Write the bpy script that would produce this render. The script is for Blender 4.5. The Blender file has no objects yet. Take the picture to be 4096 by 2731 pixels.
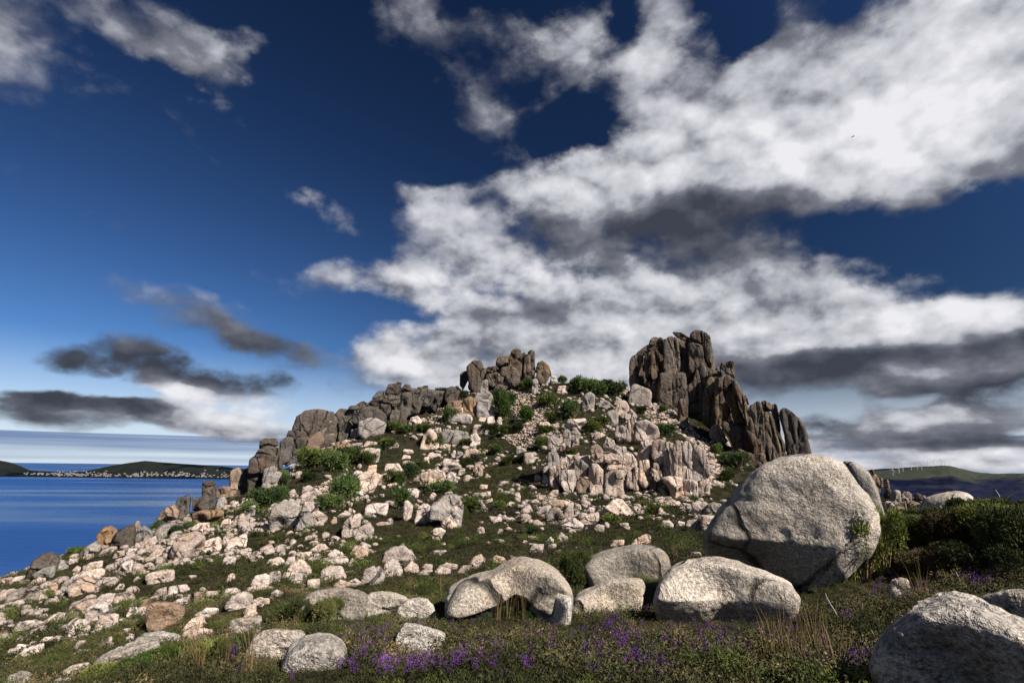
import bpy, bmesh, math, random
import numpy as np
from mathutils import Vector, Matrix

# ------------------------------------------------------------------ camera, sky, sun, exposure
SC = bpy.context.scene
COL = SC.collection
FPX = 2276.0                       # focal length in photo pixels (20 mm on a 36 mm sensor)
PITCH = math.atan((1870 - 1365.5) / FPX)
ROLL = math.radians(0.7)
CAMM = Matrix.Rotation(math.pi / 2 + PITCH, 4, 'X') @ Matrix.Rotation(ROLL, 4, 'Z')
cam_data = bpy.data.cameras.new('camera')
cam_data.lens = 20.0
cam_data.sensor_width = 36.0
cam_data.clip_start = 0.05
cam_data.clip_end = 200000.0
cam = bpy.data.objects.new('camera', cam_data)
COL.objects.link(cam)
cam.matrix_world = CAMM
SC.camera = cam

SUN_DIR = Vector((0.57, -0.50, 0.65)).normalized()
sun_data = bpy.data.lights.new('sun', 'SUN')
sun_data.energy = 5.0
sun_data.angle = math.radians(0.53)
sun_data.color = (1.0, 0.95, 0.89)
sun = bpy.data.objects.new('sun', sun_data)
COL.objects.link(sun)
sun.rotation_euler = SUN_DIR.to_track_quat('Z', 'Y').to_euler()
sun.location = (60, -40, 80)

SC.view_settings.view_transform = 'Standard'
SC.view_settings.look = 'None'
SC.view_settings.gamma = 1.0
SC.view_settings.use_curve_mapping = False
SC.view_settings.exposure = 0.75
SC.cycles.use_denoising = True
SC.cycles.max_bounces = 5
SC.cycles.diffuse_bounces = 3
SC.cycles.transparent_max_bounces = 4

RNG = np.random.default_rng(7)
random.seed(7)

CROPS = {'P': (0, 0, 1.0), 'C1': (0, 1700, 1.5205), 'C2': (900, 1300, 1.96), 'C3': (1700, 1250, 1.96),
         'C4': (2300, 1250, 1.96), 'C5': (2700, 1750, 1.598), 'C6': (1700, 2000, 1.96), 'C7': (900, 2000, 2.145),
         'C8': (0, 1650, 2.24), 'T': (2450, 1300, 3.92), 'U': (2750, 1400, 2.851), 'V': (3480, 1800, 3.818)}

def px_dirs(p):
    """photo pixels (n,2) -> world ray directions (n,3)"""
    p = np.asarray(p, float).reshape(-1, 2)
    m = np.array(CAMM)[:3, :3]
    v = np.stack([(p[:, 0] - 2048) / FPX, (1365.5 - p[:, 1]) / FPX, -np.ones(len(p))], 1)
    return v @ m.T

def to_px(w):
    """world points (n,3) -> photo pixels (n,2)"""
    m = np.array(CAMM)[:3, :3]
    c = np.asarray(w, float) @ m
    d = np.maximum(-c[:, 2], 1e-3)
    return np.stack([2048 + FPX * c[:, 0] / d, 1365.5 - FPX * c[:, 1] / d], 1), -c[:, 2]

# ------------------------------------------------------------------ noise helpers (numpy)
def _hash(ix, iy, iz):
    h = (ix * 374761393 + iy * 668265263 + iz * 2147483647 + 1274126177) & 0xFFFFFFFF
    h = ((h ^ (h >> 13)) * 1274126177) & 0xFFFFFFFF
    h = ((h ^ (h >> 16)) * 2246822519) & 0xFFFFFFFF
    return ((h ^ (h >> 15)) & 0xFFFFFF) / float(0xFFFFFF) * 2 - 1

def vnoise(p):
    p = np.asarray(p, float)
    i = np.floor(p).astype(np.int64)
    f = p - i
    u = f * f * f * (f * (f * 6 - 15) + 10)
    r = 0
    for dx in (0, 1):
        wx = u[:, 0] if dx else 1 - u[:, 0]
        for dy in (0, 1):
            wy = u[:, 1] if dy else 1 - u[:, 1]
            for dz in (0, 1):
                wz = u[:, 2] if dz else 1 - u[:, 2]
                r = r + wx * wy * wz * _hash(i[:, 0] + dx, i[:, 1] + dy, i[:, 2] + dz)
    return r

def fbm(p, octaves=4, gain=0.5):
    r, a = 0, 1.0
    p = np.asarray(p, float)
    for k in range(octaves):
        r = r + a * vnoise(p * (2.03 ** k) + 17.3 * k)
        a *= gain
    return r

# ------------------------------------------------------------------ material helpers
def new_mat(name):
    m = bpy.data.materials.new(name)
    m.use_nodes = True
    nt = m.node_tree
    nt.nodes.clear()
    out = nt.nodes.new('ShaderNodeOutputMaterial')
    b = nt.nodes.new('ShaderNodeBsdfPrincipled')
    nt.links.new(b.outputs[0], out.inputs[0])
    return m, nt, b

def N(nt, kind, **kw):
    n = nt.nodes.new(kind)
    for k, v in kw.items():
        if k.startswith('i_'):
            key = k[2:]
            n.inputs[int(key) if key.isdigit() else key].default_value = v
        else:
            setattr(n, k, v)
    return n

def L(nt, a, b):
    nt.links.new(a, b)

def noise_tex(nt, vec, scale, detail=4, rough=0.5, dist=0.0):
    n = N(nt, 'ShaderNodeTexNoise')
    n.inputs['Scale'].default_value = scale
    n.inputs['Detail'].default_value = detail
    n.inputs['Roughness'].default_value = rough
    n.inputs['Distortion'].default_value = dist
    if vec is not None:
        L(nt, vec, n.inputs['Vector'])
    return n.outputs['Fac']

def ramp(nt, fac, stops, interp='LINEAR'):
    r = N(nt, 'ShaderNodeValToRGB')
    r.color_ramp.interpolation = interp
    els = r.color_ramp.elements
    while len(els) > 1:
        els.remove(els[-1])
    for i, (p, c) in enumerate(stops):
        e = els[0] if i == 0 else els.new(p)
        e.position = p
        if not hasattr(c, '__len__'):
            c = (c, c, c)
        e.color = (c[0], c[1], c[2], 1)
    L(nt, fac, r.inputs[0])
    return r.outputs[0]

def mix(nt, fac, a, b, mode='MIX'):
    m = N(nt, 'ShaderNodeMix', data_type='RGBA', blend_type=mode)
    for sock, v in ((m.inputs[0], fac), (m.inputs[6], a), (m.inputs[7], b)):
        if isinstance(v, (int, float)):
            sock.default_value = v
        elif isinstance(v, tuple):
            sock.default_value = (v[0], v[1], v[2], 1)
        else:
            L(nt, v, sock)
    return m.outputs[2]

def math_n(nt, op, a, b=None, c=None, clamp=False):
    m = N(nt, 'ShaderNodeMath', operation=op, use_clamp=clamp)
    for i, v in enumerate((a, b, c)):
        if v is None:
            continue
        if isinstance(v, (int, float)):
            m.inputs[i].default_value = v
        else:
            L(nt, v, m.inputs[i])
    return m.outputs[0]

# ------------------------------------------------------------------ object helpers
def tag(o, label=None, cat=None, group=None, kind=None):
    if label:
        o['label'] = label
    if cat:
        o['category'] = cat
    if group:
        o['group'] = group
    if kind:
        o['kind'] = kind
    return o

def mesh_np(name, verts, faces, smooth=True):
    """faces: (n,3) or (n,4) int array"""
    me = bpy.data.meshes.new(name)
    verts = np.asarray(verts, np.float32)
    faces = np.asarray(faces, np.int32)
    k = faces.shape[1]
    me.vertices.add(len(verts))
    me.vertices.foreach_set('co', verts.ravel())
    me.loops.add(faces.size)
    me.loops.foreach_set('vertex_index', faces.ravel())
    me.polygons.add(len(faces))
    me.polygons.foreach_set('loop_start', np.arange(0, faces.size, k, dtype=np.int32))
    me.polygons.foreach_set('loop_total', np.full(len(faces), k, np.int32))
    me.update(calc_edges=True)
    me.polygons.foreach_set('use_smooth', np.full(len(faces), bool(smooth)))
    return me

def link(name, me, mat=None, parent=None, loc=(0, 0, 0)):
    o = bpy.data.objects.new(name, me)
    COL.objects.link(o)
    if mat is not None and me is not None and len(me.materials) == 0:
        me.materials.append(mat)
    o.location = loc
    if parent is not None:
        o.parent = parent
    return o

def empty(name, loc):
    o = bpy.data.objects.new(name, None)
    COL.objects.link(o)
    o.location = loc
    return o
# ------------------------------------------------------------------ world: daylight sky with broken cumulus
W = bpy.data.worlds.new('World')
SC.world = W
W.use_nodes = True
_nt = W.node_tree
_nt.nodes.clear()
_out = N(_nt, 'ShaderNodeOutputWorld')
_bg = N(_nt, 'ShaderNodeBackground')
SKY_STRENGTH = 0.08
_bg.inputs[1].default_value = SKY_STRENGTH
_sky = N(_nt, 'ShaderNodeTexSky', sky_type='NISHITA', sun_disc=False)
_sky.sun_elevation = math.asin(SUN_DIR.z)
_sky.sun_rotation = math.atan2(SUN_DIR.x, SUN_DIR.y)
_sky.altitude = 200
_sky.air_density = 1.0
_sky.dust_density = 0.2
_sky.ozone_density = 3.0
_gen = N(_nt, 'ShaderNodeTexCoord').outputs['Generated']
_nrm = N(_nt, 'ShaderNodeVectorMath', operation='NORMALIZE')
L(_nt, _gen, _nrm.inputs[0])
_dir = _nrm.outputs[0]
_sep = N(_nt, 'ShaderNodeSeparateXYZ')
L(_nt, _dir, _sep.inputs[0])
_x, _y, _z = _sep.outputs
_az = math_n(_nt, 'ARCTAN2', _x, _y)
_el = math_n(_nt, 'ARCSINE', _z)

# cloud coordinates: flattened more and more towards the horizon, where the layer is seen edge-on
_ez = math_n(_nt, 'MAXIMUM', _el, 0.0)
_yy = math_n(_nt, 'MULTIPLY_ADD', math_n(_nt, 'LOGARITHM', math_n(_nt, 'ADD', _ez, 0.10), math.e), 0.15, _ez)
_cc = N(_nt, 'ShaderNodeCombineXYZ')
L(_nt, _x, _cc.inputs[0])
L(_nt, _y, _cc.inputs[1])
L(_nt, _yy, _cc.inputs[2])
_cl = _cc.outputs[0]

def _fb(vec, scale, detail, rough, dist=0.0, off=(0, 0, 0)):
    m = N(_nt, 'ShaderNodeVectorMath', operation='ADD')
    L(_nt, vec, m.inputs[0])
    m.inputs[1].default_value = off
    return noise_tex(_nt, m.outputs[0], scale, detail, rough, dist)

# warp the cloud positions a little so that their edges are ragged
_wn = N(_nt, 'ShaderNodeTexNoise')
_wn.inputs['Scale'].default_value = 6.0
_wn.inputs['Detail'].default_value = 5
_wn.inputs['Roughness'].default_value = 0.55
L(_nt, _cl, _wn.inputs['Vector'])
_ae = N(_nt, 'ShaderNodeCombineXYZ')
L(_nt, _az, _ae.inputs[0])
L(_nt, _el, _ae.inputs[1])
_wv = N(_nt, 'ShaderNodeVectorMath', operation='MULTIPLY_ADD')
_wc = N(_nt, 'ShaderNodeVectorMath', operation='SUBTRACT')
L(_nt, _wn.outputs['Color'], _wc.inputs[0])
_wc.inputs[1].default_value = (0.5, 0.5, 0.5)
_wa = N(_nt, 'ShaderNodeCombineXYZ')                     # low clouds are flat: less vertical raggedness near the horizon
_wa.inputs[0].default_value = 0.20
L(_nt, math_n(_nt, 'MINIMUM', math_n(_nt, 'MULTIPLY_ADD', math_n(_nt, 'MAXIMUM', _el, 0.0), 0.32, 0.012), 0.14), _wa.inputs[1])
L(_nt, _wc.outputs[0], _wv.inputs[0])
L(_nt, _wa.outputs[0], _wv.inputs[1])
L(_nt, _ae.outputs[0], _wv.inputs[2])
_pos = _wv.outputs[0]

def px_azel(px, py):
    d = px_dirs([(px, py)])[0]
    d = d / np.linalg.norm(d)
    return math.atan2(d[0], d[1]), math.asin(d[2])

# clouds of this sky: photo x, y, half width, half height (px), tilt (deg), cover, brightness
CLOUDS = [
    # the great mass at the upper right
    (4000, 330, 620, 560, -20, 1.0, 0.38), (3620, 400, 380, 260, 10, 0.8, 0.35), (3350, 610, 380, 190, 0, 0.95, 0.45),
    (2720, 640, 330, 210, 8, 1.0, 0.60), (2230, 740, 330, 190, 5, 1.0, 0.55), (2450, 800, 300, 120, 0, 0.6, 0.1), (2620, 250, 130, 260, -38, 1.0, 0.60),
    (2330, 190, 170, 150, -20, 0.75, 0.40), (3010, 290, 220, 230, 12, 1.0, 0.35), (2650, 330, 560, 260, 0, 0.35, 0.0), (2150, 450, 190, 160, 0, 0.35, 0.0), (2020, 560, 60, 200, 25, 0.35, 0.0),
    (3000, 520, 420, 200, 0, 0.50, 0.10), (3600, 650, 420, 160, 0, 0.55, 0.15), (3300, 180, 260, 140, 0, 0.30, -0.2), (3850, 720, 300, 110, 0, 0.40, -0.05), (4040, 690, 120, 110, 0, 0.4, 0.15),
    # grey bases under it
    (2650, 900, 480, 130, -4, 0.75, -0.30), (2950, 830, 260, 100, 0, 0.45, -0.50), (2450, 960, 300, 90, 0, 0.55, -0.35), (2850, 980, 330, 90, -8, 0.55, -0.40), (1900, 950, 260, 90, 0, 0.35, -0.1),
    # the second bank, down to the crags
    (1950, 1070, 400, 150, 0, 0.9, 0.35), (2450, 1150, 560, 170, 0, 1.0, 0.40), (3000, 1160, 470, 200, 0, 1.0, 0.45), (3250, 1230, 420, 150, -8, 0.8, 0.20),
    (1680, 1140, 180, 90, 0, 0.7, 0.45), (1350, 1120, 260, 80, 0, 0.65, 0.10), (2600, 1320, 900, 170, 0, 0.8, 0.05), (2950, 1380, 420, 80, 0, 0.4, -0.15),
    (2250, 1310, 330, 90, 0, 0.3, 0.35), (1780, 1340, 330, 110, 0, 0.8, 0.40), (1600, 1460, 330, 70, 0, 0.8, 0.25), (2250, 1490, 420, 90, 0, 0.7, 0.40), (2000, 1440, 500, 90, 0, 0.5, -0.10), (3050, 1450, 260, 60, 0, 0.6, 0.35),
    (2300, 1570, 700, 70, 0, 0.8, 0.05), (2000, 1250, 500, 60, 0, 0.1, -0.5), (2700, 1260, 500, 50, 0, 0.1, -0.4),
    # cumulus rows at the lower right
    (3650, 1300, 330, 75, 3, 1.1, 1.3), (3400, 1330, 320, 80, 0, 0.8, 0.4), (3500, 1430, 520, 50, 0, 0.95, -0.75), (3300, 1490, 420, 60, 0, 0.65, -0.55), (3760, 1475, 280, 50, 5, 0.9, 0.7), (3950, 1480, 240, 80, 0, 0.8, -0.2),
    (4030, 1380, 160, 80, 0, 0.7, 0.1), (3900, 1590, 260, 90, 0, 0.75, -0.45), (3570, 1570, 120, 50, 20, 0.75, 0.15), (3630, 1685, 180, 50, 8, 1.1, 1.3), (3640, 1740, 220, 40, 0, 0.8, -0.45),
    (3330, 1690, 200, 50, -14, 0.85, -0.55), (3240, 1590, 160, 30, 0, 0.5, -0.6), (3330, 1775, 260, 26, 0, 0.9, 0.6), (3700, 1790, 240, 22, 0, 0.9, -0.3), (3980, 1640, 160, 34, 0, 0.8, 0.5), (3950, 1700, 200, 50, 0, 0.8, 0.15), (3850, 1815, 420, 26, 0, 0.9, 0.8), (3350, 1840, 420, 24, 0, 0.8, 0.6), (3600, 1860, 520, 14, 0, 0.7, 0.3), (4000, 1870, 300, 14, 0, 0.8, 0.9), (4000, 1770, 200, 22, 0, 0.7, -0.4),
    (3560, 930, 230, 80, -5, 0.55, 0.02), (3820, 1060, 160, 40, 0, 0.3, 0.0),
    (3650, 1640, 620, 230, 0, 0.38, 0.0), (3150, 1750, 400, 100, 0, 0.4, 0.2), (3900, 1250, 300, 120, 0, 0.3, 0.0), (700, 1400, 500, 60, -8, 0.3, -0.2), (300, 1640, 400, 60, 0, 0.3, -0.1),
    # wisps in the blue
    (480, 60, 320, 70, -20, 0.55, 0.0), (700, 170, 260, 110, -40, 0.62, 0.05), (900, 190, 170, 70, 22, 0.65, 0.30), (760, 270, 130, 70, 0, 0.45, 0.15), (20, 210, 130, 190, 10, 0.95, 0.30),
    (1600, 60, 130, 110, 0, 0.55, 0.05), (1750, 110, 150, 90, -30, 0.42, 0.0), (1280, 835, 170, 50, -14, 0.95, 0.35), (1720, 800, 190, 55, -5, 0.85, 0.25), (1850, 900, 180, 60, -20, 0.5, 0), (740, 600, 200, 45, -38, 0.34, 0.0), (380, 820, 200, 30, 0, 0.25, 0),
    # dark flat clouds over the sea
    (900, 1310, 330, 70, -18, 0.85, -0.20), (1050, 1390, 230, 55, -6, 0.80, -0.25),
    (90, 1450, 240, 60, -4, 1.0, -0.6), (250, 1440, 190, 75, -10, 0.9, -0.8), (560, 1460, 200, 60, -10, 1.0, -0.55), (800, 1500, 260, 55, -10, 1.0, -0.70), (1050, 1520, 260, 40, -6, 0.75, -0.65),
    (70, 1600, 120, 34, 0, 0.95, -0.85), (200, 1598, 90, 30, 0, 0.8, -0.80), (420, 1612, 190, 28, 0, 0.85, -0.75), (110, 1672, 200, 40, -4, 1.0, -0.40),
    (720, 1585, 110, 50, 0, 0.95, 0.75), (560, 1640, 140, 40, 0, 0.7, -0.55), (980, 1625, 220, 60, -10, 1.1, 1.3), (720, 1685, 330, 45, -7, 1.0, 0.55), (900, 1720, 240, 26, -6, 0.6, -0.2),
    # clear blue between
    (1000, 800, 1100, 800, 0, -0.35, 0), (3760, 1080, 460, 170, -12, -0.85, 0), (2130, 900, 230, 80, -5, -0.8, -0.3), (3420, 860, 480, 90, -3, -0.8, -0.3), (3950, 830, 220, 70, 0, -0.8, 0),
    (2430, 470, 380, 90, 18, -1.1, -0.2), (2480, 130, 60, 160, -20, -0.8, -0.2), (2230, 560, 160, 60, 20, -0.5, -0.1), (2880, 90, 140, 210, 14, -1.2, -0.3), (3250, 420, 170, 60, -20, -0.35, -0.5), (3250, 40, 300, 90, 0, -0.6, -0.3), (3350, 1610, 260, 50, 0, -0.9, 0), (3720, 1610, 90, 50, 0, -0.7, 0), (1450, 1250, 200, 60, 0, -0.3, 0),
    (500, 1560, 700, 26, -4, -0.35, 0), (400, 1545, 200, 30, 0, -0.3, 0), (2050, 960, 160, 60, 0, -0.4, 0), (1560, 1240, 220, 50, 0, -0.4, 0),
]
_D = None
_B = None
for (px, py, rx, ry, tilt, cov, bri) in CLOUDS:
    a, e = px_azel(px, py)
    d = px_dirs([(px, py)])[0]
    k = 1.0 / (FPX * np.linalg.norm(d) / 1.0)            # angle of one photo pixel there
    mp = N(_nt, 'ShaderNodeMapping', vector_type='TEXTURE')
    mp.inputs['Location'].default_value = (a, e, 0)
    mp.inputs['Rotation'].default_value = (0, 0, math.radians(tilt))
    mp.inputs['Scale'].default_value = (rx * k * 1.7 / max(0.75, math.cos(e)), ry * k * 1.7, 1)
    L(_nt, _pos, mp.inputs[0])
    g = N(_nt, 'ShaderNodeTexGradient', gradient_type='QUADRATIC_SPHERE')
    L(_nt, mp.outputs[0], g.inputs[0])
    gf = math_n(_nt, 'POWER', g.outputs['Fac'], 0.5)
    _D = math_n(_nt, 'MULTIPLY_ADD', gf, cov, _D if _D is not None else 0.0)
    if bri:
        _B = math_n(_nt, 'MULTIPLY_ADD', gf, bri, _B if _B is not None else 0.0)

# outside the part of the sky that the clouds above fill, the same broken cumulus goes on
_fr = math_n(_nt, 'SUBTRACT', 1.0, math_n(_nt, 'MULTIPLY', math_n(_nt, 'ADD', _y, 0.1), 1.6), clamp=True)
_gen_c = math_n(_nt, 'MULTIPLY', _fr, ramp(_nt, _fb(_cl, 1.3, 3, 0.5, 0, (7, 3, 0)), [(0.42, 0), (0.62, 0.85)]))
_D = math_n(_nt, 'ADD', _D, _gen_c)
_D = math_n(_nt, 'DIVIDE', math_n(_nt, 'MULTIPLY', _D, 1.12), math_n(_nt, 'MULTIPLY_ADD', math_n(_nt, 'ABSOLUTE', _D), 0.55, 1.0))

def _puff(off, det):
    """billowing: fractal noise with rounded cells cut into it"""
    m = N(_nt, 'ShaderNodeVectorMath', operation='ADD')
    L(_nt, _cl, m.inputs[0])
    m.inputs[1].default_value = off
    n = noise_tex(_nt, m.outputs[0], 5.5, det, 0.60, 0.0)
    v = N(_nt, 'ShaderNodeTexVoronoi', feature='F1')
    v.inputs['Scale'].default_value = 9.0
    v.inputs['Detail'].default_value = 2.0 if det > 6 else 1.0
    v.inputs['Roughness'].default_value = 0.55
    v.normalize = True
    ds = N(_nt, 'ShaderNodeVectorMath', operation='MULTIPLY_ADD')
    L(_nt, _wn.outputs['Color'], ds.inputs[0])
    ds.inputs[1].default_value = (0.10, 0.10, 0.10)
    L(_nt, m.outputs[0], ds.inputs[2])
    L(_nt, ds.outputs[0], v.inputs['Vector'])
    return math_n(_nt, 'ADD', math_n(_nt, 'MULTIPLY', n, 0.62), math_n(_nt, 'MULTIPLY_ADD', v.outputs['Distance'], -0.42, 0.33))
n0 = _puff((0, 0, 0), 9)
n1 = _puff((0.012, -0.006, 0.028), 4)                    # a step towards the sun, for the clouds' own shade
n2 = _fb(_cl, 3.2, 4, 0.5, 0.0, (3.1, 1.7, 0))
dens = math_n(_nt, 'ADD', _D, math_n(_nt, 'MULTIPLY', math_n(_nt, 'SUBTRACT', n0, 0.5), 3.2))
dens = math_n(_nt, 'ADD', dens, math_n(_nt, 'MULTIPLY', math_n(_nt, 'SUBTRACT', n2, 0.5), 2.0))
alpha = N(_nt, 'ShaderNodeMapRange', interpolation_type='SMOOTHSTEP')
alpha.inputs[1].default_value = 0.20
alpha.inputs[2].default_value = 0.76
L(_nt, dens, alpha.inputs[0])
shade = math_n(_nt, 'MULTIPLY_ADD', math_n(_nt, 'SUBTRACT', n0, n1), 2.3, 0.45)
_Bc = math_n(_nt, 'DIVIDE', _B, math_n(_nt, 'MULTIPLY_ADD', math_n(_nt, 'ABSOLUTE', _B), 0.9, 1.0))   # overlapping clouds do not add up without end
shade = math_n(_nt, 'ADD', shade, math_n(_nt, 'MULTIPLY', _Bc, 0.80))
shade = math_n(_nt, 'ADD', shade, math_n(_nt, 'MULTIPLY', math_n(_nt, 'SUBTRACT', n2, 0.5), 1.0))
_k = 1.0 / SKY_STRENGTH
def _cs(r, g, b):
    return (r, g, b)
cloud = ramp(_nt, shade, [(0.0, (0.050, 0.057, 0.080)), (0.25, (0.10, 0.11, 0.14)), (0.5, (0.20, 0.21, 0.25)), (0.72, (0.52, 0.53, 0.58)), (1.0, (0.84, 0.84, 0.88))])
cs = N(_nt, 'ShaderNodeVectorMath', operation='SCALE')
cs.inputs['Scale'].default_value = _k * 0.60
L(_nt, cloud, cs.inputs[0])

# the blue: Nishita, deepened the way a polarising filter deepens it away from the sun
gm = N(_nt, 'ShaderNodeGamma')
L(_nt, _sky.outputs[0], gm.inputs[0])
gm.inputs[1].default_value = 1.25
dt = N(_nt, 'ShaderNodeVectorMath', operation='DOT_PRODUCT')
L(_nt, _dir, dt.inputs[0])
dt.inputs[1].default_value = SUN_DIR
s2 = math_n(_nt, 'SUBTRACT', 1.0, math_n(_nt, 'MULTIPLY', dt.outputs['Value'], dt.outputs['Value']))
pol = math_n(_nt, 'MULTIPLY_ADD', math_n(_nt, 'MULTIPLY', s2, s2), -0.72, 1.0)
pv = N(_nt, 'ShaderNodeVectorMath', operation='SCALE')
L(_nt, gm.outputs[0], pv.inputs[0])
L(_nt, pol, pv.inputs['Scale'])
blue = mix(_nt, 1.0, pv.outputs[0], (0.25, 0.36, 0.50), 'MULTIPLY')
# bright hazy strip and cloud banks low over the sea
hz = N(_nt, 'ShaderNodeMapRange', interpolation_type='SMOOTHSTEP')
hz.inputs[1].default_value = math.radians(11)
hz.inputs[2].default_value = math.radians(0.5)
L(_nt, _el, hz.inputs[0])
hzc = N(_nt, 'ShaderNodeVectorMath', operation='SCALE')
hzc.inputs[0].default_value = (0.62, 0.70, 0.80)
hzc.inputs['Scale'].default_value = _k * 0.68
blue = mix(_nt, math_n(_nt, 'MULTIPLY', hz.outputs[0], 0.85), blue, hzc.outputs[0])
mp = N(_nt, 'ShaderNodeMapping')
mp.inputs['Scale'].default_value = (2.2, 110, 1)
L(_nt, _ae.outputs[0], mp.inputs[0])
bn = noise_tex(_nt, mp.outputs[0], 1.0, 3, 0.5)
bm_ = N(_nt, 'ShaderNodeMapRange', interpolation_type='SMOOTHSTEP')
bm_.inputs[1].default_value = math.radians(2.35)
bm_.inputs[2].default_value = math.radians(2.25)
L(_nt, math_n(_nt, 'ADD', _el, math_n(_nt, 'MULTIPLY', math_n(_nt, 'ADD', _az, 0.7), -0.006)), bm_.inputs[0])
bank = N(_nt, 'ShaderNodeMapRange', interpolation_type='SMOOTHSTEP')
bank.inputs[1].default_value = 0.2
bank.inputs[2].default_value = math.radians(2.4)
bfac = math_n(_nt, 'MULTIPLY', bm_.outputs[0], ramp(_nt, math_n(_nt, 'ADD', math_n(_nt, 'MULTIPLY', bn, 0.7), math_n(_nt, 'MULTIPLY', _el, 9.0)), [(0.35, 0.05), (0.72, 0.8)]))
bkc = N(_nt, 'ShaderNodeVectorMath', operation='SCALE')
bkc.inputs[0].default_value = (0.085, 0.16, 0.36)
bkc.inputs['Scale'].default_value = _k * 0.58
blue = mix(_nt, bfac, blue, bkc.outputs[0])
thick = N(_nt, 'ShaderNodeMapRange', interpolation_type='SMOOTHSTEP')
thick.inputs[1].default_value = 0.05
thick.inputs[2].default_value = 0.75
thick.inputs[3].default_value = 0.35
L(_nt, _D, thick.inputs[0])
fin = mix(_nt, math_n(_nt, 'MULTIPLY', alpha.outputs[0], thick.outputs[0]), blue, cs.outputs[0])
L(_nt, fin, _bg.inputs[0])
L(_nt, _bg.outputs[0], _out.inputs[0])
# ------------------------------------------------------------------ terrain height field
# control points: photo pixel x, y and forward distance (m)
CTRL = [(350, 2731, 5.8), (1000, 2731, 4.8), (2048, 2731, 4.4), (3000, 2731, 4.3), (4096, 2731, 4.5),
        (1000, 2600, 7.5), (1400, 2600, 6.8), (2048, 2600, 6.2), (2600, 2600, 5.8),
        (600, 2600, 10.5), (200, 2600, 17), (0, 2731, 14),
        (900, 2450, 13), (1700, 2480, 10), (2300, 2480, 9.8), (2700, 2490, 9.0), (3200, 2480, 7.5), (3600, 2420, 7.0), (4096, 2400, 7.0), (3650, 2600, 5.2), (4096, 2560, 5.7),
        (3080, 2310, 13.5), (3600, 2170, 13), (4096, 2150, 9.5), (4000, 2060, 17), (3400, 2230, 13.5),
        (2500, 2310, 16), (2900, 2450, 10.3), (2000, 2470, 11.3),
        (2100, 2250, 25), (2200, 2200, 31), (2200, 2120, 42), (2100, 2050, 50), (2000, 2000, 56), (2700, 2010, 54),
        (2700, 2100, 41), (2700, 2190, 29),
        (2300, 1975, 62), (2300, 1720, 82), (2700, 1740, 88), (2750, 1990, 60),
        (2900, 1890, 76), (3000, 1860, 82), (3150, 1850, 90), (2650, 1610, 103), (2850, 1710, 98), (3000, 1810, 92),
        (2400, 1548, 114), (2200, 1538, 117), (2000, 1562, 111), (1800, 1588, 106), (1600, 1636, 101), (1400, 1750, 93),
        (1250, 1840, 86), (1100, 1930, 79), (950, 1985, 73),
        (1500, 1850, 80), (1800, 1750, 91), (2050, 1700, 95), (2000, 1850, 77), (1700, 1950, 64), (1400, 1950, 67),
        (1200, 2000, 61), (1200, 2150, 43), (1600, 2100, 46), (1000, 2200, 40), (1500, 2250, 27), (1300, 2350, 18.5),
        (1000, 2350, 22), (700, 2250, 39), (700, 2120, 58), (550, 2165, 60), (350, 2215, 57), (150, 2275, 50), (0, 2345, 44),
        (0, 2500, 27), (300, 2400, 33), (500, 2450, 25), (-300, 2500, 30), (-300, 2731, 17),
        (3500, 2050, 44), (3700, 2060, 40), (3900, 2065, 30), (4400, 2150, 11), (4400, 2731, 4.6)]
WCTRL = [(-75, 45, -34), (-110, 70, -60), (-75, 105, -40), (-30, 150, -8), (10, 165, 0), (60, 150, -12), (95, 130, -34),
         (85, 85, -20), (110, 60, -28), (60, 40, -7), (40, 10, -1.0), (30, -20, 0), (0, -15, -0.8), (-25, -10, -5), (-60, 0, -18),
         (0, 0, -1.7), (150, 20, -30), (-60, 180, -45), (140, 180, -60)]
_c = np.array(CTRL, float)
_d = px_dirs(_c[:, :2])
_P = _d / _d[:, 1:2] * _c[:, 2:3]
_P = np.vstack([_P, np.array(WCTRL, float)])
_S = 20.0
def _tpsk(r2):
    return 0.5 * r2 * np.log(r2 + 1e-9)
def _tps_fit(xy, z, lam):
    n = len(xy)
    r2 = ((xy[:, None] - xy[None]) ** 2).sum(-1)
    A = np.zeros((n + 3, n + 3))
    A[:n, :n] = _tpsk(r2) + lam * np.eye(n)
    A[:n, n] = 1
    A[:n, n + 1:] = xy
    A[n:, :n] = A[:n, n:].T
    return np.linalg.solve(A, np.concatenate([z, np.zeros(3)]))
_XY = _P[:, :2] / _S
_TW = _tps_fit(_XY, _P[:, 2], 0.004)
def _tps(xy):
    xy = np.asarray(xy, float) / _S
    out = np.empty(len(xy))
    for s in range(0, len(xy), 20000):
        q = xy[s:s + 20000]
        r2 = ((q[:, None] - _XY[None]) ** 2).sum(-1)
        out[s:s + 20000] = _tpsk(r2) @ _TW[:-3] + _TW[-3] + q @ _TW[-2:]
    return out
def height(xy):
    xy = np.asarray(xy, float).reshape(-1, 2)
    r = np.hypot(xy[:, 0], xy[:, 1])
    rc = np.hypot(xy[:, 0] - 5, xy[:, 1] - 70)
    k = np.minimum(1, 150 / np.maximum(rc, 1e-3))       # outside a circle, continue from its rim
    q = np.stack([5 + (xy[:, 0] - 5) * k, 70 + (xy[:, 1] - 70) * k], 1)
    z = _tps(q)
    far = np.clip((rc - 110) / 150, 0, None)
    z = z - far ** 1.4 * 75
    z = np.maximum(z, -150)
    p3 = np.stack([xy[:, 0], xy[:, 1], np.zeros(len(xy))], 1)
    amp = np.clip(r / 40, 0.12, 1.0)
    z = z + amp * (0.30 * fbm(p3 / 7.0, 2) + 0.14 * fbm(p3 / 1.9 + 50, 3))
    z = z + np.clip((30 - r) / 15, 0, 1) * 0.10 * fbm(p3 / 1.7 + 9, 2)      # heath hummocks
    return z

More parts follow.
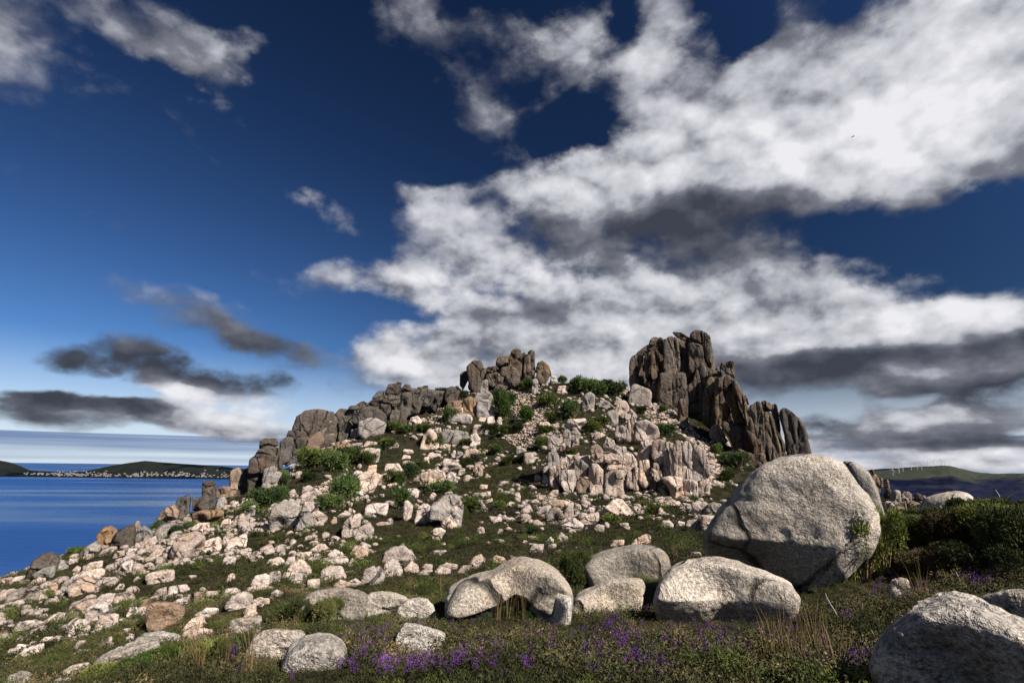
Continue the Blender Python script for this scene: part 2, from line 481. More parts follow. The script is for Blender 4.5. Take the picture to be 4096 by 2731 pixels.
# cached grid for fast look-up
_GX = np.linspace(-150, 170, 641)
_GY = np.linspace(-20, 190, 421)
_gg = np.stack(np.meshgrid(_GX, _GY, indexing='ij'), -1).reshape(-1, 2)
_GZ = height(_gg).reshape(len(_GX), len(_GY))
def gz(xy):
    xy = np.asarray(xy, float).reshape(-1, 2)
    fx = np.clip((xy[:, 0] - _GX[0]) / (_GX[1] - _GX[0]), 0, len(_GX) - 1.001)
    fy = np.clip((xy[:, 1] - _GY[0]) / (_GY[1] - _GY[0]), 0, len(_GY) - 1.001)
    ix = fx.astype(int); iy = fy.astype(int)
    u = fx - ix; v = fy - iy
    return ((1 - u) * (1 - v) * _GZ[ix, iy] + u * (1 - v) * _GZ[ix + 1, iy]
            + (1 - u) * v * _GZ[ix, iy + 1] + u * v * _GZ[ix + 1, iy + 1])

_TS = np.concatenate([np.geomspace(2.5, 150, 900)])
def ground_hit(px, py):
    """first terrain point under a photo pixel -> world point or None"""
    d = px_dirs([(px, py)])[0]
    d = d / math.hypot(d[0], d[1])
    pts = d[None] * _TS[:, None]
    below = pts[:, 2] < gz(pts[:, :2])
    i = int(np.argmax(below))
    if not below[i]:
        return None
    return pts[i]

def ground_near(px, py):
    """like ground_hit, stepping down the photo until the ray meets ground"""
    for k in range(60):
        h = ground_hit(px, py + 6 * k)
        if h is not None:
            return h
    return np.array([0, 60, -5.0])

# terrain sheet on a polar grid (fine near the camera)
_r = np.concatenate([np.linspace(0.3, 3.0, 12), np.geomspace(3.15, 320, 330)])
_a = np.radians(np.linspace(-125, 125, 520))
_RR, _AA = np.meshgrid(_r, _a, indexing='ij')
_xy = np.stack([_RR * np.sin(_AA), _RR * np.cos(_AA)], -1).reshape(-1, 2)
_v = np.concatenate([_xy, height(_xy)[:, None]], 1)
_i, _j = np.meshgrid(np.arange(len(_r) - 1), np.arange(len(_a) - 1), indexing='ij')
_b = (_i * len(_a) + _j).ravel()
_f = np.stack([_b, _b + 1, _b + len(_a) + 1, _b + len(_a)], 1)

def mat_ground():
    m, nt, b = new_mat('heath_soil')
    geo = N(nt, 'ShaderNodeNewGeometry').outputs['Position']
    n1 = noise_tex(nt, geo, 0.35, 6, 0.6)
    n2 = noise_tex(nt, geo, 5.0, 5, 0.65)
    n3 = noise_tex(nt, geo, 1.3, 6, 0.7)
    c = ramp(nt, n2, [(0.3, (0.012, 0.010, 0.006)), (0.55, (0.028, 0.022, 0.012)), (0.75, (0.055, 0.040, 0.024))])
    c = mix(nt, ramp(nt, n1, [(0.42, 0), (0.6, 1)]), c, (0.020, 0.022, 0.008))
    c = mix(nt, ramp(nt, n3, [(0.62, 0), (0.70, 1)]), c, (0.16, 0.135, 0.11))
    L(nt, c, b.inputs['Base Color'])
    b.inputs['Roughness'].default_value = 0.95
    b.inputs['Specular IOR Level'].default_value = 0.1
    bp = N(nt, 'ShaderNodeBump')
    bp.inputs['Distance'].default_value = 0.12
    bp.inputs['Strength'].default_value = 0.9
    L(nt, n2, bp.inputs['Height'])
    L(nt, bp.outputs[0], b.inputs['Normal'])
    return m
ground = link('ground', mesh_np('ground', _v, _f), mat_ground())
tag(ground, kind='structure')

# ------------------------------------------------------------------ sea
SEA = -121.0
def mat_sea():
    m, nt, b = new_mat('sea_water')
    geo = N(nt, 'ShaderNodeNewGeometry').outputs['Position']
    mp = N(nt, 'ShaderNodeMapping')
    mp.inputs['Scale'].default_value = (0.00045, 0.0020, 1)
    mp.inputs['Rotation'].default_value = (0, 0, math.radians(14))
    L(nt, geo, mp.inputs[0])
    streak = noise_tex(nt, mp.outputs[0], 1.0, 6, 0.55, 0.6)
    mp2 = N(nt, 'ShaderNodeMapping')
    mp2.inputs['Scale'].default_value = (0.02, 0.05, 1)
    L(nt, geo, mp2.inputs[0])
    wave = noise_tex(nt, mp2.outputs[0], 1.0, 7, 0.62)
    c = ramp(nt, streak, [(0.35, (0.005, 0.042, 0.17)), (0.52, (0.008, 0.056, 0.20)), (0.62, (0.06, 0.11, 0.20)), (0.75, (0.12, 0.18, 0.27))])
    L(nt, c, b.inputs['Base Color'])
    L(nt, ramp(nt, streak, [(0.40, 0.34), (0.62, 0.22)]), b.inputs['Roughness'])
    b.inputs['IOR'].default_value = 1.33
    b.inputs['Specular IOR Level'].default_value = 0.35
    bp = N(nt, 'ShaderNodeBump')
    bp.inputs['Distance'].default_value = 6.0
    bp.inputs['Strength'].default_value = 0.6
    L(nt, wave, bp.inputs['Height'])
    L(nt, bp.outputs[0], b.inputs['Normal'])
    return m
_n = 48
_ra = np.concatenate([[150], np.geomspace(300, 90000, 40)])
_aa = np.radians(np.linspace(-180, 180, 97))
_RR, _AA = np.meshgrid(_ra, _aa, indexing='ij')
_sv = np.stack([_RR * np.sin(_AA), _RR * np.cos(_AA), np.full(_RR.shape, SEA)], -1).reshape(-1, 3)
_i, _j = np.meshgrid(np.arange(len(_ra) - 1), np.arange(len(_aa) - 1), indexing='ij')
_b = (_i * len(_aa) + _j).ravel()
sea = link('sea', mesh_np('sea', _sv, np.stack([_b, _b + 1, _b + len(_aa) + 1, _b + len(_aa)], 1)), mat_sea())
tag(sea, kind='structure')

# ------------------------------------------------------------------ far land
def land_sheet(name, ridge, D, front, back, mat, crest=0.5, rough=6.0, shore=None, nx=260, ny=46, pw=1.3):
    """ridge: photo (x,y) skyline; built as a hill at distance D, falling to the sea front and back"""
    rx = np.array([p[0] for p in ridge], float); ry = np.array([p[1] for p in ridge], float)
    px = np.linspace(rx[0], rx[-1], nx)
    py = np.interp(px, rx, ry)
    d = px_dirs(np.stack([px, py], 1))
    d = d / d[:, 1:2]
    X = d[:, 0] * D
    Z = d[:, 2] * D
    t = np.linspace(-1, 1, ny)
    yy = np.where(t < 0, D + t * front, D + t * back)
    prof = np.clip(1 - np.abs(t) ** pw, 0, 1)
    V = np.zeros((nx, ny, 3))
    V[:, :, 0] = X[:, None] * (yy / D)[None]
    V[:, :, 1] = yy[None]
    V[:, :, 2] = (SEA - 3) + (Z - SEA + 3)[:, None] * prof[None]
    p3 = V.reshape(-1, 3) / 260.0
    V[:, :, 2] += (rough * fbm(p3, 4)).reshape(nx, ny) * np.clip(prof[None] * (1 - prof[None]) * 4 + 0.12, 0, 1) * (prof[None] > 0)
    i, j = np.meshgrid(np.arange(nx - 1), np.arange(ny - 1), indexing='ij')
    b = (i * ny + j).ravel()
    o = link(name, mesh_np(name, V.reshape(-1, 3), np.stack([b, b + ny, b + ny + 1, b + 1], 1)), mat)
    tag(o, kind='structure')
    return o, V

def mat_land(name, grass, forest_and_shade, lo, hi, patch=0.004, seed=0.0, dark=(0.004, 0.007, 0.010)):
    m, nt, b = new_mat(name)
    geo = N(nt, 'ShaderNodeNewGeometry').outputs['Position']
    sep = N(nt, 'ShaderNodeSeparateXYZ')
    L(nt, geo, sep.inputs[0])
    n1 = noise_tex(nt, geo, patch, 5, 0.55, 0.5)
    n2 = noise_tex(nt, geo, 0.03, 6, 0.7)
    n3 = noise_tex(nt, geo, patch * 0.6, 3, 0.5, 1.0)
    h = math_n(nt, 'MULTIPLY_ADD', n1, 170.0, sep.outputs[2])
    f = N(nt, 'ShaderNodeMapRange', interpolation_type='SMOOTHSTEP')
    f.inputs[1].default_value = lo
    f.inputs[2].default_value = hi
    L(nt, h, f.inputs[0])
    g = mix(nt, ramp(nt, n2, [(0.35, 0), (0.7, 1)]), grass, tuple(v * 1.7 for v in grass))
    fo = mix(nt, ramp(nt, n2, [(0.35, 0), (0.7, 1)]), dark, forest_and_shade)
    c = mix(nt, f.outputs[0], fo, g)
    c = mix(nt, ramp(nt, n3, [(0.56, 0), (0.60, 1)]), c, dark)
    L(nt, c, b.inputs['Base Color'])
    b.inputs['Roughness'].default_value = 1.0
    b.inputs['Specular IOR Level'].default_value = 0.0
    return m
HEAD_RIDGE = [(-900, 1835), (-400, 1800), (-150, 1815), (0, 1841), (40, 1848), (80, 1862), (115, 1879), (150, 1883), (260, 1888), (340, 1885),
              (390, 1873), (440, 1862), (500, 1852), (550, 1846), (580, 1842), (640, 1847), (720, 1853), (800, 1858), (880, 1863),
              (940, 1872), (1000, 1876), (1100, 1875), (1300, 1872), (1500, 1880), (1800, 1900)]
m_head = mat_land('pine_covered_headland', (0.012, 0.014, 0.012), (0.008, 0.010, 0.011), -60, 40)
headland, HV = land_sheet('headland', HEAD_RIDGE, 5300, 480, 700, m_head, rough=7)
R_RIDGE = [(2700, 1900), (3000, 1905), (3300, 1890), (3480, 1879), (3560, 1874), (3640, 1868), (3700, 1864), (3765, 1860), (3800, 1862), (3850, 1875), (3900, 1886),
           (3960, 1892), (4096, 1892), (4300, 1890), (4700, 1880), (5200, 1900)]
m_rh = mat_land('moorland_hillside', (0.030, 0.033, 0.024), (0.020, 0.023, 0.042), 20, 75, 0.0016, dark=(0.006, 0.008, 0.022))  # low forest colour carries painted cloud shade and blue skylight
far_hill, FV = land_sheet('far_hill', R_RIDGE, 5000, 3600, 1500, m_rh, rough=26, nx=300, ny=90, pw=1.1)
# ------------------------------------------------------------------ granite
def mat_rock(name, pale, mid, dark, warm, grain=26.0, grain_amt=0.5, lichen=0.35, streak=0.0, bump=0.05, crack=0.5, cscale=0.45):
    m, nt, b = new_mat(name)
    tc = N(nt, 'ShaderNodeTexCoord').outputs['Object']
    oi = N(nt, 'ShaderNodeObjectInfo')
    off = N(nt, 'ShaderNodeVectorMath', operation='ADD')
    L(nt, tc, off.inputs[0])
    cm = N(nt, 'ShaderNodeCombineXYZ')
    r100 = math_n(nt, 'MULTIPLY', oi.outputs['Random'], 90.0)
    for i in range(3):
        L(nt, r100, cm.inputs[i])
    L(nt, cm.outputs[0], off.inputs[1])
    v = off.outputs[0]
    n_big = noise_tex(nt, v, 0.55, 5, 0.6, 0.4)
    n_mid = noise_tex(nt, v, 2.6, 6, 0.68, 0.3)
    n_fin = noise_tex(nt, v, grain, 3, 0.8)
    n_fin2 = noise_tex(nt, v, grain * 0.37, 4, 0.7)
    c = mix(nt, ramp(nt, n_mid, [(0.36, 0), (0.62, 1)]), mid, pale)
    c = mix(nt, ramp(nt, n_big, [(0.50, 0), (0.66, 0.85)]), c, warm)
    lich = math_n(nt, 'MULTIPLY', ramp(nt, n_fin2, [(0.40, 0), (0.60, 1)]), ramp(nt, noise_tex(nt, v, 0.9, 4, 0.6), [(0.47, 0), (0.63, 1)]))
    c = mix(nt, math_n(nt, 'MULTIPLY', lich, lichen), c, dark)
    sp = ramp(nt, n_fin, [(0.40, 0), (0.50, 0.5), (0.62, 1)])
    c = mix(nt, grain_amt, c, mix(nt, sp, tuple(x * 0.22 for x in mid), tuple(min(0.9, x * 1.35) for x in pale)))
    if streak:
        mp = N(nt, 'ShaderNodeMapping')
        mp.inputs['Scale'].default_value = (1.1, 1.1, 0.10)
        L(nt, v, mp.inputs[0])
        st = noise_tex(nt, mp.outputs[0], 1.4, 5, 0.6)
        c = mix(nt, math_n(nt, 'MULTIPLY', ramp(nt, st, [(0.46, 0), (0.62, 1)]), streak), c, dark)
    # joint lines and fissures
    wv = N(nt, 'ShaderNodeVectorMath', operation='MULTIPLY_ADD')
    wn = N(nt, 'ShaderNodeTexNoise')
    wn.inputs['Scale'].default_value = 1.1
    wn.inputs['Detail'].default_value = 3
    L(nt, v, wn.inputs['Vector'])
    L(nt, wn.outputs['Color'], wv.inputs[0])
    wv.inputs[1].default_value = (0.7, 0.7, 0.7)
    L(nt, v, wv.inputs[2])
    ms = N(nt, 'ShaderNodeMapping')
    ms.inputs['Scale'].default_value = (1.0, 1.0, 0.42 if streak else 0.8)
    L(nt, wv.outputs[0], ms.inputs[0])
    vo = N(nt, 'ShaderNodeTexVoronoi', feature='DISTANCE_TO_EDGE')
    vo.inputs['Scale'].default_value = cscale
    L(nt, ms.outputs[0], vo.inputs['Vector'])
    cr = ramp(nt, vo.outputs['Distance'], [(0.0, 1), (0.012, 0.8), (0.035, 0)])
    cr = math_n(nt, 'MULTIPLY', cr, ramp(nt, noise_tex(nt, v, 0.8, 3, 0.6), [(0.40, 0), (0.55, 1)]))
    c = mix(nt, math_n(nt, 'MULTIPLY', cr, crack), c, tuple(x * 0.35 for x in dark))
    hv = N(nt, 'ShaderNodeHueSaturation')
    L(nt, math_n(nt, 'MULTIPLY_ADD', oi.outputs['Random'], 0.45, 0.78), hv.inputs['Value'])
    L(nt, math_n(nt, 'MULTIPLY_ADD', math_n(nt, 'FRACT', math_n(nt, 'MULTIPLY', oi.outputs['Random'], 7.31)), 0.35, 0.82), hv.inputs['Saturation'])
    L(nt, c, hv.inputs['Color'])
    L(nt, hv.outputs[0], b.inputs['Base Color'])
    b.inputs['Roughness'].default_value = 0.9
    b.inputs['Specular IOR Level'].default_value = 0.15
    h = math_n(nt, 'MULTIPLY_ADD', n_fin2, 0.45, math_n(nt, 'MULTIPLY', n_mid, 1.0))
    h = math_n(nt, 'MULTIPLY_ADD', n_fin, 0.16, h)
    h = math_n(nt, 'MULTIPLY_ADD', cr, -0.9, h)
    bp = N(nt, 'ShaderNodeBump')
    bp.inputs['Distance'].default_value = bump
    bp.inputs['Strength'].default_value = 1.0
    L(nt, h, bp.inputs['Height'])
    L(nt, bp.outputs[0], b.inputs['Normal'])
    return m
MR = {
    'near': mat_rock('speckled_granite', (0.53, 0.46, 0.375), (0.33, 0.275, 0.215), (0.055, 0.052, 0.044), (0.40, 0.285, 0.185), 27, 0.50, 0.9, 0.35, bump=0.13, crack=0.9, cscale=0.5),
    'pale': mat_rock('pale_granite', (0.56, 0.45, 0.37), (0.36, 0.27, 0.21), (0.11, 0.095, 0.08), (0.44, 0.285, 0.185), 9, 0.4, 0.5, bump=0.15, crack=0.8, cscale=0.55),
    'grey': mat_rock('grey_granite', (0.33, 0.285, 0.24), (0.21, 0.18, 0.15), (0.06, 0.057, 0.05), (0.30, 0.21, 0.145), 8, 0.4, 0.6, bump=0.18, crack=0.8, cscale=0.4),
    'brown': mat_rock('rust_brown_granite', (0.27, 0.185, 0.12), (0.18, 0.12, 0.075), (0.05, 0.04, 0.03), (0.26, 0.14, 0.07), 8, 0.35, 0.5, bump=0.18, crack=0.8, cscale=0.4),
    'dark': mat_rock('lichen_cloud_shade_granite', (0.125, 0.102, 0.080), (0.072, 0.060, 0.049), (0.018, 0.016, 0.014), (0.12, 0.080, 0.050), 6, 0.35, 0.7, 0.4, bump=0.26, crack=0.9, cscale=0.3),  # dark lichen, with the ridge's cloud shadow put into the base colour
    'tower': mat_rock('weathered_cloud_shade_granite', (0.175, 0.130, 0.092), (0.105, 0.079, 0.057), (0.020, 0.017, 0.014), (0.200, 0.125, 0.068), 5, 0.32, 0.65, 0.65, bump=0.36, crack=0.9, cscale=0.28),  # weathered brown, darkened further: cloud shade over the crag painted in
    'cliff': mat_rock('pale_fluted_granite', (0.56, 0.45, 0.37), (0.37, 0.275, 0.21), (0.10, 0.085, 0.07), (0.44, 0.27, 0.17), 7, 0.4, 0.5, 0.4, bump=0.24, crack=0.9, cscale=0.42),
}
_ICO = {}
def ico(n):
    if n not in _ICO:
        bm = bmesh.new()
        bmesh.ops.create_icosphere(bm, subdivisions=n, radius=1.0)
        bm.verts.ensure_lookup_table()
        _ICO[n] = (np.array([v.co[:] for v in bm.verts]), np.array([[v.index for v in f.verts] for f in bm.faces]))
        bm.free()
    return _ICO[n]

def poly_radius(poly, c, n=180, smooth=2.0):
    """star radius of a polygon about c for n angles, corners slightly rounded"""
    th = np.arange(n) / n * 2 * math.pi
    d = np.stack([np.cos(th), np.sin(th)], 1)
    a = poly - c
    b = np.roll(a, -1, 0)
    e = b - a
    R = np.zeros(n)
    for k in range(len(a)):
        den = d[:, 0] * e[k, 1] - d[:, 1] * e[k, 0]
        den = np.where(np.abs(den) < 1e-9, 1e-9, den)
        t = (a[k, 0] * e[k, 1] - a[k, 1] * e[k, 0]) / den
        s = (a[k, 0] * d[:, 1] - a[k, 1] * d[:, 0]) / den
        ok = (t > 0) & (s >= -1e-6) & (s <= 1 + 1e-6)
        R = np.where(ok & (t > R), t, R)
    R = np.where(R <= 0, np.median(R[R > 0]) if (R > 0).any() else 0.1, R)
    k = np.exp(-0.5 * (np.arange(-8, 9) / smooth) ** 2)
    k /= k.sum()
    Rp = np.concatenate([R[-8:], R, R[:8]])
    return np.convolve(Rp, k, 'valid')

def area_centroid(p):
    x, y = p[:, 0], p[:, 1]
    x1, y1 = np.roll(x, -1), np.roll(y, -1)
    cr = x * y1 - x1 * y
    A = cr.sum() / 2
    if abs(A) < 1e-9:
        return p.mean(0)
    return np.array([((x + x1) * cr).sum(), ((y + y1) * cr).sum()]) / (6 * A)

ROCK_TRIS = [0]
def solid_rock(poly, T, seed, level, p=13.0, rough=0.8, planes=11, cracks=3, flute=0.0, dents=(), tilt=0.0, under=None, cut=0.68):
    """closed rock with the outline poly (metres, in its own vertical plane), half thickness T.
    local axes: x right, y away from the photographer, z up; origin at the outline's centroid"""
    rng = np.random.default_rng(seed)
    c = area_centroid(poly)
    R = poly_radius(poly, c)
    a = (poly[:, 0].max() - poly[:, 0].min()) / 2
    b = (poly[:, 1].max() - poly[:, 1].min()) / 2
    R = R * 1.01
    S, F = ico(level)
    d = S * np.array([a, T, b])
    d /= np.linalg.norm(d, axis=1, keepdims=True)
    th = np.mod(np.arctan2(d[:, 2], d[:, 0]), 2 * math.pi) / (2 * math.pi) * len(R)
    i0 = np.floor(th).astype(int) % len(R)
    f = th - np.floor(th)
    Rt = R[i0] * (1 - f) + R[(i0 + 1) % len(R)] * f
    rho = np.hypot(d[:, 0], d[:, 2])
    acc = (rho / Rt) ** p + (np.abs(d[:, 1]) / T) ** p
    fu = (np.abs(d[:, 1]) / T) / (rho / Rt + np.abs(d[:, 1]) / T + 1e-9)
    fu = np.clip((fu - 0.06) / 0.26, 0, 1)          # facets shape the faces, not the outline
    for k in range(planes):                        # facets cut across the front, back and top
        n = np.clip(rng.normal(size=3), -1.6, 1.6) * np.array([0.62, 0.5, 0.62])
        n[1] = -abs(n[1]) - 0.75 if k % 4 else abs(n[1]) + 0.75
        n[2] += 0.12
        n = n / np.array([a, T, b]) * (a * b * T) ** (1 / 3)
        n /= np.linalg.norm(n)
        h = math.sqrt((n[0] * a) ** 2 + (n[1] * T) ** 2 + (n[2] * b) ** 2) * rng.uniform(cut, 1.0)
        acc = acc + (fu * np.maximum(0, d @ n / h)) ** (p * 2.8)
    r = acc ** (-1 / p)
    V = d * r[:, None]
    s = min(a, b, T)
    q = V / s
    o = rng.uniform(-60, 60, 3)
    disp = rough * s * (0.055 * fbm(q * 0.9 + o, 2) + 0.060 * (0.5 - np.abs(fbm(q * 1.9 + o, 3))) + 0.028 * fbm(q * 6.1 + o, 2))
    if flute:
        qf = np.stack([V[:, 0] / s * 1.3, V[:, 1] / s * 0.9, V[:, 2] / s * 0.30], 1)
        disp += flute * s * 0.26 * (0.45 - np.abs(fbm(qf + o, 3)))
    edge = max(a, b) * 2.4 / (2 ** level) * 0.5
    for k in range(cracks):                        # joint lines
        n = rng.normal(size=3) * np.array([1, 0.35, 1])
        if flute and k % 2 == 0:
            n = np.array([1, 0.2, rng.normal() * 0.12])
        n /= np.linalg.norm(n)
        off = rng.uniform(-0.45, 0.45) * s
        dist = V @ n - off + 0.06 * s * fbm(q * 1.5 + o + 9, 2)
        w = max(0.028 * s, edge * 0.7)
        disp -= 0.15 * s * np.exp(-(dist / w) ** 2) * (0.5 + 0.5 * np.clip(fbm(q * 1.1 - o, 1) + 0.4, 0, 1))
        V = V + (np.sign(dist)[:, None] * np.array([0, -1, 0.3])) * 0.018 * s * rng.uniform(-1, 1)
    nrm = V / (np.array([a, T, b]) ** 2)
    nrm /= np.linalg.norm(nrm, axis=1, keepdims=True)
    V = V + nrm * disp[:, None]
    for (dp, dep, soft) in dents:                  # hollows weathered into the front: outline, depth, edge softness
        jig = np.stack([fbm(q * 2.6 + o, 3), fbm(q * 2.6 - o, 3)], 1) * 0.035 * (a + b)
        X2 = V[:, [0, 2]] + jig
        ins = np.zeros(len(V), bool)
        dmin = np.full(len(V), 1e9)
        for k in range(len(dp)):
            p0, p1 = dp[k], dp[(k + 1) % len(dp)]
            e = p1 - p0
            t = np.clip(((X2 - p0) @ e) / (e @ e), 0, 1)
            dmin = np.minimum(dmin, np.linalg.norm(X2 - p0 - t[:, None] * e, axis=1))
            cr = ((p0[1] > X2[:, 1]) != (p1[1] > X2[:, 1])) & (X2[:, 0] < (p1[0] - p0[0]) * (X2[:, 1] - p0[1]) / (p1[1] - p0[1] + 1e-9) + p0[0])
            ins ^= cr
        wgt = np.clip(np.where(ins, dmin, -dmin) / soft, 0, 1)
        V[:, 1] += np.where(V[:, 1] < 0, wgt * dep * np.clip(-V[:, 1] / (0.5 * T), 0, 1), 0)
    if under:                                      # foot undercut: the lower front recedes
        amt, zf, side = under
        zz = np.clip((zf * b - V[:, 2]) / (b * (1 + zf)), 0, 1)
        sd = np.clip(0.5 - side * V[:, 0] / a * 0.9, 0, 1) if side else 1.0
        V[:, 1] += np.where(V[:, 1] < T * 0.5, amt * T * zz * sd, 0)
    if tilt:
        V[:, 1] += V[:, 2] * tilt
    ROCK_TRIS[0] += len(F)
    return V, F, c, (a, b)

def parse_poly(s, crop):
    x0, y0, k = CROPS[crop]
    return np.array([[x0 + float(t.split(',')[0]) / k, y0 + float(t.split(',')[1]) / k] for t in s.split()])

def level_for(pix):
    return 6 if pix > 520 else 5 if pix > 130 else 4 if pix > 48 else 3

def seated(p):
    """outline of a rock that sits on the ground: its hidden foot is as broad as its body"""
    x0, x1, y0, y1 = p[:, 0].min(), p[:, 0].max(), p[:, 1].min(), p[:, 1].max()
    w = x1 - x0
    q = np.vstack([p, [[x0 + 0.10 * w, y1], [x1 - 0.10 * w, y1]]])
    q = q[np.lexsort((q[:, 1], q[:, 0]))]
    def half(pts):
        h = []
        for t in pts:
            while len(h) > 1 and (h[-1][0] - h[-2][0]) * (t[1] - h[-2][1]) - (h[-1][1] - h[-2][1]) * (t[0] - h[-2][0]) <= 0:
                h.pop()
            h.append(t)
        return h
    lo, up = half(q), half(q[::-1])
    return np.array(lo[:-1] + up[:-1])

def place_rock(name, ppx, tone, seed, dist=None, tf=0.9, parent=None, pbase=None, sink=0.22, level=None, core=None, veg=0.04, hull=False, dents=(), **kw):
    """build one rock from its outline in photo pixels: it gets the distance of the ground it stands on,
    its real size there, and a thickness of its own"""
    if hull:
        ppx = seated(ppx)
    x_mid = (ppx[:, 0].min() + ppx[:, 0].max()) / 2
    y_bot = ppx[:, 1].max()
    hpx = y_bot - ppx[:, 1].min()
    wpx = ppx[:, 0].max() - ppx[:, 0].min()
    if dist is None:
        g = ground_near(x_mid, y_bot)
        D = math.hypot(g[0], g[1])
        g = ground_near(x_mid, y_bot + veg * FPX / D)     # its foot is hidden by the plants before it
        D = math.hypot(g[0], g[1])
        T = 0.5 * math.sqrt(wpx * min(hpx * 1.4, wpx)) * D / FPX * tf
        D = D + 0.30 * T
    else:
        D = dist
        T = 0.5 * min(wpx, hpx * 1.3) * D / FPX * tf
        if core:                                   # rear mass of a formation: set back behind its front pieces
            T = core
            D = D + core
    cd = px_dirs([(x_mid, y_bot)])[0]
    h = np.array([cd[0], cd[1], 0]) / math.hypot(cd[0], cd[1])
    rt = np.array([h[1], -h[0], 0])
    dr = px_dirs(ppx)
    pw = dr * (D / (dr @ h))[:, None]
    pl = np.stack([pw @ rt, pw[:, 2]], 1)
    if sink:                                       # carry the foot of the rock into the ground
        zb, zt = pl[:, 1].min(), pl[:, 1].max()
        k = np.clip((zb + 0.45 * (zt - zb) - pl[:, 1]) / (0.45 * (zt - zb) + 1e-6), 0, 1)
        pl[:, 1] -= k * sink * (zt - zb)
    if pl.shape[0] > 2:
        A = 0.5 * np.sum(pl[:, 0] * np.roll(pl[:, 1], -1) - np.roll(pl[:, 0], -1) * pl[:, 1])
        if A < 0:
            pl = pl[::-1]
    lev = level or level_for(max(wpx, hpx))
    c0 = area_centroid(pl)
    dl = []
    for (dp, dep, soft) in dents:
        dd = px_dirs(dp)
        qw = dd * (D / (dd @ h))[:, None]
        dl.append((np.stack([qw @ rt - c0[0], qw[:, 2] - c0[1]], 1), dep, soft))
    V, F, c, ab = solid_rock(pl, T, seed, lev, dents=dl, **kw)
    Wv = c[0] * rt + np.array([0, 0, c[1]]) + D * h + V[:, :1] * rt + V[:, 1:2] * h + V[:, 2:3] * np.array([0, 0, 1.0])
    org = np.array([Wv[:, 0].mean(), Wv[:, 1].mean(), Wv[:, 2].min()])
    if pbase is not None:
        me = mesh_np(name, Wv - org, F)
        o = link(name, me, MR[tone], parent, tuple(org - pbase))
    else:
        me = mesh_np(name, Wv - org, F)
        o = link(name, me, MR[tone], None, tuple(org))
    o['_w'] = 0
    del o['_w']
    return o, D, (T, ab[0], ab[1]), Wv

SEED = [100]
def seed():
    SEED[0] += 1
    return SEED[0]

FOOT = []   # footprints (world x, y, radius) of rocks, so that plants keep off them
def foot(Wv):
    FOOT.append((Wv[:, 0].mean(), Wv[:, 1].mean(), 0.5 * max(np.ptp(Wv[:, 0]), np.ptp(Wv[:, 1])), Wv[:, 2].max()))

def tor(name, label, crop, base, lines, lean=0.25, tone='tower', cat='rock formation', tf=0.9, **kw):
    """a rock formation: one thing whose pillars, blocks and slabs are parts.
    base: photo points along its foot; the ground there gives the distance"""
    x0, y0, k = CROPS[crop]
    bp = [(x0 + bx / k, y0 + by / k) for bx, by in base]
    hits = [ground_near(*q) for q in bp]
    bx = np.array([q[0] for q in bp]); bd = np.array([math.hypot(g[0], g[1]) for g in hits]); bz = np.array([g[2] for g in hits])
    root_xy = np.mean([g[:2] for g in hits], 0)
    root = empty(name, (root_xy[0], root_xy[1], float(bz.mean())))
    tag(root, label, cat)
    pb = np.array(root.location)
    for ln in lines.strip().splitlines():
        ln = ln.strip()
        if not ln:
            continue
        opts = {}
        tn = tone
        off = 0.0
        if ':' in ln:
            head, ln = ln.split(':', 1)
            for t in head.split():
                if t in MR:
                    tn = t
                elif t.startswith('o'):
                    off = float(t[1:])
                elif t.startswith('t'):
                    opts['tf'] = float(t[1:])
                elif t.startswith('c'):
                    opts['core'] = float(t[1:])
                elif t.startswith('L'):
                    opts['level'] = int(t[1:])
        P = parse_poly(ln, crop)
        xm = (P[:, 0].min() + P[:, 0].max()) / 2
        yb = P[:, 1].max()
        D0 = np.interp(xm, bx, bd)
        if 'core' in opts:
            D0 = max(D0, np.interp(P[:, 0].min(), bx, bd), np.interp(P[:, 0].max(), bx, bd))
        yb0 = np.interp(xm, bx, [q[1] for q in bp])
        hh = max(0, yb0 - yb) * D0 / FPX
        w = np.ptp(P[:, 0]); h = np.ptp(P[:, 1])
        nm = 'pillar' if h > 1.5 * w else 'slab' if w > 1.9 * h else 'block'
        o, D, ext, Wv = place_rock(nm, P, tn, seed(), dist=D0 + lean * hh + off, parent=root, pbase=pb,
                                   sink=0.40 if hh < 3.0 else 0.06, tf=opts.pop('tf', tf), **{**kw, **opts})
        foot(Wv)
    return root

